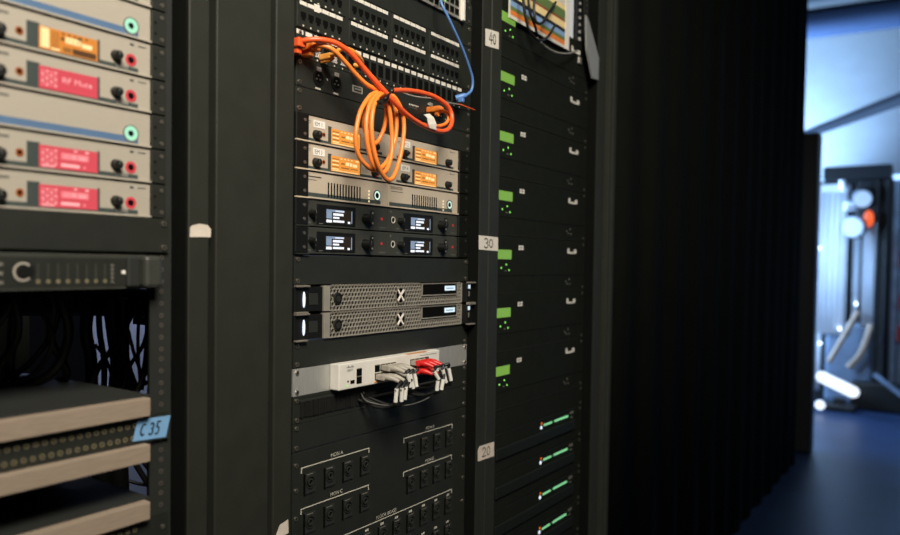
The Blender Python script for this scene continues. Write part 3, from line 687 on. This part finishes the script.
# red-orange lead
A = [(-15.6,-16,367.3), (-12.6,-30,370.5), (0.9,-44,373.2), (23.3,-54,373.5), (44,-60,367.8), (60.6,-64,358.7), (82.7,-68,342.7), (105.6,-74,325.3), (134.6,-80,305.2), (167.1,-80,290.4), (206.2,-76,281.4), (259,-70,276.4), (305.2,-64,279), (335.4,-60,290.2), (349.3,-56,307.9), (349.6,-52,325.4), (333.8,-50,336.9), (300.6,-48,343.9), (257.4,-50,342.6), (210.9,-54,336.5), (164.5,-60,326.6)]
o0 = A[0]
def shift(pts, o): return [tuple(p[i]-o[i] for i in range(3)) for p in pts]
r = empty('network_cable', o0, 'red-orange network cable sweeping across the panels to a wide loop at right', 'cable')
MB().tube(shift(A, o0), 4.3, 'redor', 12, 8).build('jacket', r)
m = MB().box(-8, 9, -12, 14, -7, 7, 'redor', 2).box(-5, 5, -6, 12, -16, -6, 'redor', 2); m.build('plug', r)
q = Vector((272.6,-70,290.2))-Vector(o0); q2 = Vector((252.3,-70,301.1))-Vector(o0)
fe = shift([(234.9,-74,296.8), (251.4,-74,301.4), (241.4,-77,291.5), (261.1,-77,295.7), (242.2,-79,280), (266.3,-79,284.8), (246.5,-78,274.6), (268,-78,274.4)], o0)
v = [Vector(p) for p in fe]
mm = MB(); mm.add(v+[x+Vector((0, 1.2, 0)) for x in v], [(0, 1, 3, 2), (2, 3, 5, 4), (4, 5, 7, 6), (8, 10, 11, 9), (10, 12, 13, 11), (12, 14, 15, 13)], 'paper'); tag(mm.build('paper_flag', r), 'white paper flag')
# orange coiled lead
B = [(7.7,-16,367), (6.9,-34,366.4), (16.3,-46,366.2), (27.9,-54,360.1), (48.8,-58,346.7), (70.3,-60,333.2), (90.1,-64,321.7), (113,-68,314.6)]
loops = []
def loop(pts): return pts
B += [(93.3,-70,302.5), (67.2,-74,275), (54.8,-76,244.6), (54,-76,218), (63.8,-76,199), (80.8,-76,188.4), (100.6,-74,184.3), (125.6,-70,192.3), (146,-68,209.7), (161.4,-66,235.4), (167.7,-66,263.3), (164.4,-66,293.1), (149.2,-66,313.7)]
B += [(118.4,-72,312), (86.5,-78,290.7), (71.4,-82,259.3), (70.8,-84,227.6), (79.8,-84,202), (93.6,-84,184.6), (114.9,-80,180.7), (133.8,-76,192.9), (148.8,-72,223.2), (149.3,-70,260), (143.4,-70,288.9), (135.1,-70,308.9)]
B += [(108.7,-78,306.1), (84.6,-86,283.2), (74.3,-90,252.7), (76.1,-92,221.4), (86.4,-92,194.4), (104.1,-90,175.8), (120.8,-88,169.5), (140,-84,178.2), (157.9,-80,203.7), (169.4,-78,233.9), (175.5,-76,267), (170.6,-74,293.3), (154.9,-70,312.7)]
B += [(143.5,-62,313), (150.2,-58,288), (149,-54,261.4), (138.5,-50,238.4), (118.2,-52,230.4), (100.9,-58,240.5), (88.5,-62,260.8), (102.8,-62,292.3), (140.7,-60,314.4)]
o1 = B[0]
r = empty('network_cable', o1, 'orange network cable coiled into hanging loops in front of the IEM units', 'cable')
MB().tube(shift(B, o1), 3.7, 'orange', 12, 8).build('jacket', r)
MB().box(-7, 14, -14, 13, -6, 6, 'orange', 2).box(-4, 6, -8, 12, -14, -5, 'orange', 2).build('plug', r)
tie = MB().tube(shift([(166.9,-58,331.5), (151.7,-66,322.5), (129.3,-80,311.5), (106.9,-90,298), (128.8,-70,297.8)], o1), 2.4, 'black', 8, 4); tie.tube(shift([(79.9,-96,289.1), (87.4,-98,286.4), (109.6,-90,292.9), (126.8,-80,304.5)], o1), 2.2, 'black', 8, 4); tie.sph(shift([(150.6,-68,321.2)], o1)[0], 5, 'black'); tag(tie.build('cable_tie', r), 'black cable tie')
# short orange plug at right socket
Cc = [(343,-18,330.6), (343.7,-34,328.1), (355.3,-40,323.8), (352,-46,311.2), (331.9,-52,297.9), (300.7,-58,288.6), (261.3,-66,283.4), (237.2,-66,280.4)]
o2 = Cc[0]
r = empty('network_cable', o2, 'short orange cable plugged into the right socket inside the wide loop', 'cable')
MB().tube(shift(Cc, o2), 3.2, 'orange', 12, 8).build('jacket', r)
MB().box(-6, 14, -14, 15, -5.5, 5.5, 'orange', 2).disc(-5, -11, -8, 4, 6, 'orange', 12).build('plug', r)
# amber lead
D = [(50,-16,362.3), (47,-34,363.7), (52.4,-46,371.9), (69,-50,372.2), (88.2,-48,368.3), (107.3,-40,364.2), (116.1,-28,361.2), (112.4,-18,363.4)]
o3 = D[0]
r = empty('network_cable', o3, 'amber network cable bent behind the red-orange cable', 'cable')
MB().tube(shift(D, o3), 3.6, 'yellow', 12, 8).build('jacket', r); MB().box(-6, 6, -12, 13, -5, 5, 'yellow', 2).box(-3.5, 3.5, -8, 12, -9, -4, 'yellow', 1.5).build('plug', r)
# blue lead
Bl = [(356.7,-16,570.3), (338.7,-34,531.1), (351.2,-42,505), (376.4,-44,479.1), (404.8,-42,455.6), (428.5,-40,431.9), (447.2,-38,408.3), (447.2,-36,386.5), (430.2,-34,372.4)]
o4 = Bl[0]
r = empty('network_cable', o4, 'thin blue network cable hanging down the right side to a blue plug', 'cable')
MB().tube(shift(Bl, o4), 2.7, 'bluec', 10, 8).build('jacket', r)
e = Vector(Bl[-1])-Vector(o4)
MB().tube([e+Vector((2, 0, 1)), e+Vector((-5, 6, -2)), e+Vector((-12, 16, -6))], [4, 5, 5.5, 5.5, 6, 6], 'bluec', 8, 3).box(e.x-12, e.x-4, e.y, e.y+12, e.z-15, e.z-6, 'bluec', 2).build('plug', r)
# thin stray twisted wire on the keystone panel bottom
cable('stray_wire', [(223.5,-24,341.6), (268.7,-28,340.1), (332.3,-30,347.3), (379.6,-30,348.5), (422.2,-30,352.4)], 1.3, 'greyc', 'thin grey wire running along the bottom of the keystone panel')
cable('stray_wire', [(408.4,-32,351.6), (434.5,-34,350.2), (461.5,-36,348.8)], 0.9, 'redor', 'short reddish wire end sticking out below the blue plug')

# labels on the post between middle and right rack
four = [[(.42, .85), (.28, .40), (.50, .42)], [(.47, .70), (.42, .18)]]
def zero(cx): return [arc(cx, .5, .09, .28, 90, 450, 14)]
three = [arc(.36, .66, .09, .16, 150, -80, 8)+arc(.36, .34, .10, .18, 80, -150, 8)]
two = [arc(.36, .64, .10, .18, 160, -20, 8)+[(.27, .22), (.48, .24)]]
tape_piece('paper_label', [(514.5, 494), (569, 499), (568, 535.5), (513.5, 529.5)], 'paper', 'white paper label with handwritten 40 near the top of the post', 'label', -26, four+zero(.66), 2.6)
tape_piece('paper_label', [(501, 65), (580, 63.5), (579, 93.5), (500.5, 95)], 'paper', 'white paper label with handwritten 30 halfway up the post', 'label', -26, three+zero(.62), 2.6)
tape_piece('paper_label', [(510.5, -387), (577, -389), (576.5, -357), (516, -355.5), (509.5, -364)], 'tape', 'torn white label with handwritten 20 low on the post', 'label', -26, None)
m = MB(); m.strokes(two+zero(.64), lambda u, v: (510+u*66, -26.2, -388+v*32), 2.4, 'ink'); lb = [o for o in COL.objects if o.name.startswith('paper_label')][-1]
# numerals are ink on that label
ink = m.build('handwriting', lb); ink.matrix_parent_inverse = Matrix(); 
for v in ink.data.vertices: v.co -= Vector((sum(q for q in (510.5, 577, 576.5, 516, 509.5))/5*S, -26*S, (-387-389-357-355.5-364)/5*S))

# ================================================================== RIGHT RACK
RX0, RX1 = 600, 1090
def amp3(z, label):
    r = empty('power_amplifier', (RX0, 0, z), label, 'amplifier', 'amplifiers with green screens')
    MB().box(0, 490, -3, 3, .5, 132.6, 'amp', 1).box(15, 475, 3, 380, 1, 132, 'amp').build('housing', r)
    MB().box(0, 490, -3.6, -3, .5, 1.6, 'case').box(4, 486, -3.5, -3, 41, 42, 'hole').build('seam', r)
    MB().box(14, 79, -4.2, -3, 79, 100.5, 'e_green', .5).build('display', r)
    m = MB()
    for x, zz in ((44, 62), (66, 73-12), (24, 66-4)): pass
    MB().disc(56, 67, -3, 2.2, .8, 'e_gled', 10).build('indicator', r); MB().disc(34, 59, -3, 2.2, .8, 'e_gled', 10).build('indicator', r); MB().disc(69, 54, -3, 2.2, .8, 'e_gled', 10).build('indicator', r)
    MB().box(50, 58, -3.4, -3, 51.5, 53.5, 'dimline').box(114, 124, -3.4, -3, 102, 106.2, 'label').box(127, 137, -3.4, -3, 102, 106.2, 'label').box(114, 124, -3.4, -3, 107.6, 112, 'label').box(127, 137, -3.4, -3, 107.6, 112, 'label').build('maker_mark', r)
    MB().box(380, 390, -3.5, -3, 99, 112, 'label').box(390, 424, -3.5, -3, 98, 103, 'label').box(420, 434, -3.5, -3, 99, 110, 'label').build('badge', r)
    for x, zz in ((372, 24), (392, 30), (398, 17), (382, 18)): MB().disc(x, zz, -3, 2.4, .8, 'dimline', 8).build('screw', r)
    for x in (8, 478):
        for zz in (8, 124): place('screw', screw_mb, r, x, zz, -3)
    return r
base = 100.7
names = ['topmost green-screened amplifier, behind the striped chart', 'second green-screened amplifier from the top, below the chart', 'third green-screened amplifier from the top, between labels 40 and 30', 'fourth green-screened amplifier from the top, just above the level of label 30', 'fifth green-screened amplifier from the top, beside the bottom edge of label 30', 'sixth green-screened amplifier from the top, level with the servers', 'lowest green-screened amplifier, above the plain black panel']
a0 = amp3(base+3*3*U, names[0])
for i in range(1, 7): dup(a0, (RX0, 0, base+(3-i)*3*U), names[i], 'amplifiers with green screens')
bz = base-3*3*U
blank(-353, (bz+353)/U, 'narrow plain black panel between the green-screened and the green-barred amplifiers', RX0, RX1, 'amp')
def amp2(z, label):
    r = empty('power_amplifier', (RX0, 0, z), label, 'amplifier', 'amplifiers with green bars')
    MB().box(0, 490, -3, 3, .5, 88.2, 'amp', 1).box(15, 475, 3, 380, 1, 88, 'amp').build('housing', r)
    MB().box(20, 440, -8, -3, 28, 56, 'frontbar', 3).build('front_bar', r)
    MB().box(0, 490, -3.6, -3, 87, 88.4, 'panel').build('seam', r)
    MB().disc(246, 66, -3, 4.4, 1, 'e_wled', 12).build('indicator', r); MB().disc(248, 76, -3, 3, 1, 'e_oled', 12).build('indicator', r)
    MB().box(260, 306, -4, -3, 67.5, 72.5, 'e_mint', .5).build('light_bar', r); MB().box(320, 402, -4, -3, 67.5, 73, 'e_mint', .5).build('light_bar', r)
    MB().box(414, 436, -3.5, -3, 73, 80, 'dimline').box(330, 400, -3.4, -3, 61, 63, 'case').box(418, 430, -3.4, -3, 62, 66, 'dimline').build('maker_mark', r)
    for x in (8, 478):
        for zz in (8, 80): place('screw', screw_mb, r, x, zz, -3)
    return r
b0 = amp2(-353-2*U, 'uppermost amplifier with green light bars, directly under the plain panel')
for i, t in enumerate(('second amplifier with green light bars, counted from the top one', 'third amplifier with green light bars, counted from the top one', 'bottom amplifier with green light bars, at the lower picture edge')):
    dup(b0, (RX0, 0, -353-(i+2)*2*U), t, 'amplifiers with green bars')
# striped chart leaning in front of the top amplifier
cz0, cz1 = 588, 900
r = empty('wiring_chart', (634, -12, cz0), 'white chart printed with coloured stripes hanging at the top of the right rack', 'chart')
m = MB().box(0, 304, -1.5, 1.5, 0, cz1-cz0, 'paper')
zz = 8
for k, h in (('org', 11), ('green', 9), ('sky', 12), ('ink', 9), ('yel', 17), ('dred', 5), ('green', 24), ('yel', 12), ('paper', 20), ('dred', 5), ('navy', 8), ('sky', 10), ('org', 10), ('yel', 14), ('green', 20), ('dred', 6), ('sky', 14), ('yel', 14)):
    if k != 'paper': m.box(4, 284, -1.7, -1.5, zz, zz+h, k)
    zz += h
m.build('sheet', r)
MB().box(284, 306, -3, 2, 0, cz1-cz0, 'label').build('edge_strip', r)
gk = 'black cables in front of the striped chart'
K1 = [(646.6,-40,647.2), (652.6,-40,609.2), (664.2,-42,576.5), (680.1,-44,560.3), (710.7,-46,552), (745.5,-46,563.1), (774.5,-44,582.6), (814.7,-34,611.4)]
K2 = [(703.1,-40,664.6), (696,-42,621.4), (698.1,-44,596.7), (713,-44,590.6), (741.5,-42,602.1), (782.9,-36,638), (848.2,-20,682.6)]
cable('hanging_cable', K1, 3.2, 'blackc', 'black cable making the lower loop across the striped chart', group=gk)
cable('hanging_cable', K2, 3.2, 'blackc', 'black cable making the upper loop across the striped chart', group=gk)
cable('hanging_cable', [(683.3,-30,660.5), (695.7,-32,614), (721.1,-32,589), (743,-26,577.2)], 3.0, 'blackc', 'short black cable between the two loops on the striped chart', group=gk)
cable('hanging_cable', [(735.8,-30,565.5), (769.3,-34,554.6), (822.6,-34,553.2), (901.9,-28,569.4), (990.8,-14,599.2)], 2.2, 'greyc', 'thin grey cable sagging below the striped chart')
MB_ = MB().box(-8, 8, -6, 4, -6, 6, 'silver', 1.5)
tag(MB().box(*[v for v in (1018, 1034, -8, -3, 575, 592)], 'silver', 1.5).build('cable_clip', org=(1026, -3, 583)), 'small pale clip at the right end of the grey cable', 'clip')
# lit patch on the rack post, put in as a pale plate
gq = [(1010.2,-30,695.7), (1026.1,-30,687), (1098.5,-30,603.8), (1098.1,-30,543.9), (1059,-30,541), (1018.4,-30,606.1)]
tag(MB().prism([(p[0], p[2]) for p in gq], -30, -25.5, 'zinc').build('light_patch', org=gq[0]), 'pale pointed patch of light on the upper right rack post', 'plate')
m = MB().box(1016, 1044, -2, 6, 634, 960, 'black')
for i in range(14): m.disc(1030, 642+i*19, -2, 5.5 if i < 1 else 4, 1.2, 'paper', 10)
tag(m.build('rail_strip', org=(1030, 0, 634)), 'perforated rail strip right of the striped chart', 'rail')
tag(MB().box(900, 1014, 8, 320, 634, 830, 'cloth', 2).build('junction_box', org=(957, 8, 634)), 'pale box seen inside the rack, right of the striped chart', 'box')

# ================================================================== DRAPE AND STAGE
def curtain(x0, x1, y, z0, z1, amp, per, k, name, label, cat, nz=2, th=12):
    n = int((x1-x0)/per*10); v = []; f = []
    for i in range(n+1):
        x = x0+(x1-x0)*i/n; yy = y+amp*math.sin(2*math.pi*(x-x0)/per)+amp*.4*math.sin(2*math.pi*(x-x0)/(per*2.7)+1)
        v += [(x, yy, z0), (x, yy, z1), (x, yy+th, z0), (x, yy+th, z1)]
    for i in range(n):
        a, b = 4*i, 4*i+4; f += [(a, b, b+1, a+1), (a+2, a+3, b+3, b+2), (a+1, b+1, b+3, a+3), (a, a+2, b+2, b)]
    f += [(0, 1, 3, 2), (4*n, 4*n+2, 4*n+3, 4*n+1)]
    m = MB(); m.add(v, f, k, True); return tag(m.build(name, org=((x0+x1)/2, y, z0)), label, cat)
curtain(1240, 4530, 10, -ZF, 2600, 9, 260, 'drape', 'stage_drape', 'tall black drape filling the space right of the racks', 'curtain')
XS = 7200
def stage(name, m, org, label, cat, group=None): return tag(m.build(name, org=org), label, cat, group)
# dark flight case just beyond the drape
stage('speaker_stack', MB().box(4900, 5040, -38, 700, -ZF, 985, 'black', 15), (4970, 300, -ZF), 'tall black cabinet just beyond the edge of the drape', 'cabinet')
# bright cloth panels (drawn along y at x = XS)
def ycloth(y0, y1, z0, z1, x, label, tilt=0):
    n = 24; v = []; f = []
    for i in range(n+1):
        y = y0+(y1-y0)*i/n; xx = x+12*math.sin(i*1.5)
        for xo in (0, 8): v += [(xx+xo, y, z0), (xx+xo, y, z1+tilt*(i/n))]
    for i in range(n):
        a, b = 4*i, 4*i+4; f += [(a, b, b+1, a+1), (a+2, a+3, b+3, b+2), (a+1, b+1, b+3, a+3), (a, a+2, b+2, b)]
    f += [(0, 1, 3, 2), (4*n, 4*n+2, 4*n+3, 4*n+1)]
    m = MB(); m.add(v, f, 'cloth', True)
    return tag(m.build('white_curtain', org=(x, (y0+y1)/2, z0)), label, 'curtain')
ycloth(25, 300, -590, 830, XS, 'left bright white curtain panel on the far stage', 0)
ycloth(228, 300, -1150, -570, XS+4, 'thin white curtain strip running down to the floor beside the black cabinet')
ycloth(-205, -100, -520, 480, XS+60, 'narrow bright white curtain panel right of the larger white one')
ycloth(-75, -20, -520, 330, XS+80, 'thin pale curtain strip between the two bright white curtains')
stage('curtain_batten', MB().box(XS-20, XS+20, 10, 305, 780, 850, 'cloth', 8), (XS, 150, 780), 'pale horizontal batten along the top of the left white curtain', 'batten')
stage('backing_drape', MB().box(XS+180, XS+200, -330, 320, -ZF, 900, 'black'), (XS+190, 0, -ZF), 'black backing cloth behind the white curtain panels', 'curtain')
# dark truss
def tower(y0, y1, z0, z1, x, label, name='truss_tower'):
    r = empty(name, (x, (y0+y1)/2, z0), label, 'truss'); yc = (y0+y1)/2; hw = (y1-y0)/2; h = z1-z0
    for sx in (-1, 1):
        for sy in (-1, 1): MB().cyl((sx*hw*.8, sy*hw*.8, 0), (0, 0, 1), 14, h, 'truss', n=10).build('chord', r)
    m = MB(); n = max(2, int(h/130))
    for i in range(n):
        za, zb_ = h*i/n, h*(i+1)/n; s_ = 1 if i % 2 else -1
        for sx in (-1, 1): m.tube([(sx*hw*.8, -s_*hw*.8, za), (sx*hw*.8, s_*hw*.8, zb_)], 8, 'truss', 8, 1, False); m.tube([(s_*hw*.8, sx*hw*.8, za), (-s_*hw*.8, sx*hw*.8, zb_)], 8, 'truss', 8, 1, False)
    m.build('lacing', r); MB().box(-hw*.7, hw*.7, -hw*.7, hw*.7, 0, h, 'black').build('cover', r); MB().box(-hw, hw, -hw, hw, -4, 0, 'truss').build('base_plate', r)
    return r
tower(-305, -215, -ZF+4, 930, XS+20, 'dark vertical truss tower right of the white curtains')
stage('truss_beam', MB().box(XS-90, XS+110, -330, 240, 880, 1010, 'truss', 10).box(XS-60, XS+60, -240, -40, 480, 900, 'truss', 30), (XS, 0, 880), 'dark lighting beam above the white curtains', 'truss')
# stage lamps
def lamp(c, rad, L, label, d=(-1, -.25, -.25), k='lampmetal'):
    r = empty('stage_lamp', c, label, 'lamp', None)
    d = Vector(d).normalized()
    MB().cyl((0, 0, 0), d, rad*.8, L, k, rad, 24).sph((0, 0, 0), rad*.8, k).build('housing', r)
    MB().cyl(d*(L+1), d, rad*.9, 6, 'cloth', rad*.9, 24).build('lens', r)
    m = MB().box(-15, 15, -rad*1.15, -rad*1.05, -20, rad*1.6, 'truss').box(-15, 15, rad*1.05, rad*1.15, -20, rad*1.6, 'truss').box(-15, 15, -rad*1.15, rad*1.15, rad*1.6, rad*1.7, 'truss'); m.build('yoke', r)
    return r
lamp((XS-60, -75, 720), 85, 150, 'upper rounded pale stage lamp beside the left white curtain')
lamp((XS-120, -95, 450), 100, 200, 'lower larger rounded stage lamp above the narrow white curtain', (-1, .25, -.15))
stage('floodlight', MB().box(XS-60, XS, -60, 55, 590, 680, 'cloth', 20), (XS, 0, 590), 'small pale floodlight between the two rounded stage lamps', 'lamp')
stage('lamp_cap', MB().cyl((XS-40, 60, 790), (0, .2, 1), 32, 110, 'cloth', 26, 14), (XS, 60, 790), 'small white cylinder on top of the left curtain batten', 'lamp')
stage('red_lamp', MB().sph((XS-190, -165, 500), 42, 'e_rlamp', 1.9), (XS-190, -165, 500), 'orange-red glowing lamp beside the lower rounded stage lamp', 'lamp')
def dot(px3, k, label, r_=9): stage('point_light', MB().sph(px3, r_, k), px3, label, 'lamp', 'small points of light on the stage')
dot((7185,257.2,237.7), 'e_spot', 'point of light at the left edge of the large white curtain')
dot((7498,-282.3,611.7), 'e_spot', 'upper point of light right of the dark truss tower')
dot((7493,-316.8,428.2), 'e_spot', 'second point of light right of the dark truss tower')
dot((7262,-58.5,-296.3), 'e_spot', 'point of light below the thin curtain strip', 10)
dot((7185,67,-539.2), 'e_spot', 'point of light at the foot of the large white curtain', 10)
dot((7190,233.1,-686.4), 'e_spot', 'point of light at the lower left corner by the drape', 10)
dot((7498,-282.3,14.2), 'e_spot', 'dim point of light halfway down the truss tower', 6)
stage('red_lamp', MB().sph((7480,-285.2,255), 26, 'e_rlamp', 1.3), (7480,-285.2,255), 'small red-orange lamp right of the dark truss tower', 'lamp')
# right edge structure
m = MB().box(XS+300, XS+340, -640, -250, -ZF, 900, 'sidepanel', 4)
for i in range(6): m.box(XS+290, XS+302, -640+i*60, -620+i*60, -ZF, 900, 'lampmetal', 3)
stage('scaffold_panel', m, (XS+320, -490, -ZF), 'blue-grey ribbed panel at the right picture edge', 'panel')
for i, (py, pz) in enumerate(((-425, 150), (-430, -250), (-420, -560))):
    stage('red_flag', MB().box(XS+270, XS+285, py-28, py+25, pz-90, pz+60, 'redcloth', 4), (XS+280, py, pz), ('upper', 'middle', 'lower')[i]+' red fabric strip on the blue-grey ribbed panel', 'fabric')
# clutter under the curtains
stage('wooden_pole', MB().tube([(6900,112.9,-832.4), (7150,-88.4,-366.5)], 26, 'timber', 10, 1, False), (6900,112.9,-832.4), 'tan wooden pole leaning diagonally below the white curtains', 'pole')
stage('draped_cloth', MB().box(XS+60, XS+170, -210, 200, -ZF, -480, 'steelblue', 40).tube([(XS, -200, -480), (XS-40, -120, -760), (XS-20, -20, -900)], 30, 'timber', 8, 4), (XS+115, 0, -ZF), 'grey-blue draped equipment heap behind the wooden pole', 'equipment')
stage('dark_case', MB().box(XS-210, XS-30, -720, -60, -ZF, -1010, 'black', 15), (XS-120, -400, -ZF), 'low black case on the floor at the right picture edge', 'case')
stage('metal_tube', MB().tube([(6950,-251.8,-915.7), (6900,-478,-1084.9)], 22, 'steelblue', 10, 1, False), (6950,-251.8,-915.7), 'pale metal tube slanting across the low black case', 'tube')
# tilted tube light on the floor
r0 = Vector((6800,154.7,-965.2)); r1 = Vector((6700,-112.3,-1062.1))
r = empty('floor_lamp', (r0+r1)/2+Vector((60, 0, -120)), 'bright white oblong floor lamp tilted on a dark stand', 'lamp')
cc = (r0+r1)/2+Vector((60, 0, -120))
MB().tube([r0-cc, r1-cc], 50, 'e_lamp', 16, 1, False).sph(r0-cc, 50, 'e_lamp', 1, 16).sph(r1-cc, 50, 'e_lamp', 1, 16).build('diffuser', r)
mm = MB(); lo = -ZF-cc.z
mm.box(-60, 110, -150, 110, lo, lo+60, 'black', 12).box(0, 60, -60, 40, lo+50, -10, 'black', 10); mm.build('stand', r)
stage('round_lamp', MB().sph((6600,137.6,-1194), 42, 'e_lamp'), (6600,137.6,-1194), 'small round white lamp on the floor left of the oblong one', 'lamp')
# pale cloth sail and beam under the stage roof
sail = MB(); n = 12; v = []; f = []
for i in range(n+1):
    t = i/n; x = 7340+t*2560; z = 930+1000*t+1550*t*t
    v += [(x, -2500, z), (x, 1600, z), (x, -2500, z+15), (x, 1600, z+15)]
for i in range(n):
    a, b = 4*i, 4*i+4; f += [(a, b, b+1, a+1), (a+2, a+3, b+3, b+2), (a, a+2, b+2, b), (a+1, b+1, b+3, a+3)]
sail.add(v, f, 'cloth', True)
stage('cloth_sail', sail, (8400, 0, 930), 'large pale cloth rising behind the lighting beam', 'backdrop')
stage('roof_beam', MB().tube([(6800,426.2,1257.9), (7600,-587.2,1762.8)], [40, 70], 'beamgrey', 12, 1, False), (6800,426.2,1257.9), 'grey-blue beam crossing in front of the pale cloth', 'beam')
stage('top_shade', MB().tube([(7600,610.7,2542.6), (7900,-555,2604.7)], 150, 'darkblue', 14, 1, False), (7600,610.7,2542.6), 'dark blue shade tube added for the darker top of the pale cloth', 'beam')  # dark tube added for the fall-off of light at the cloth's top
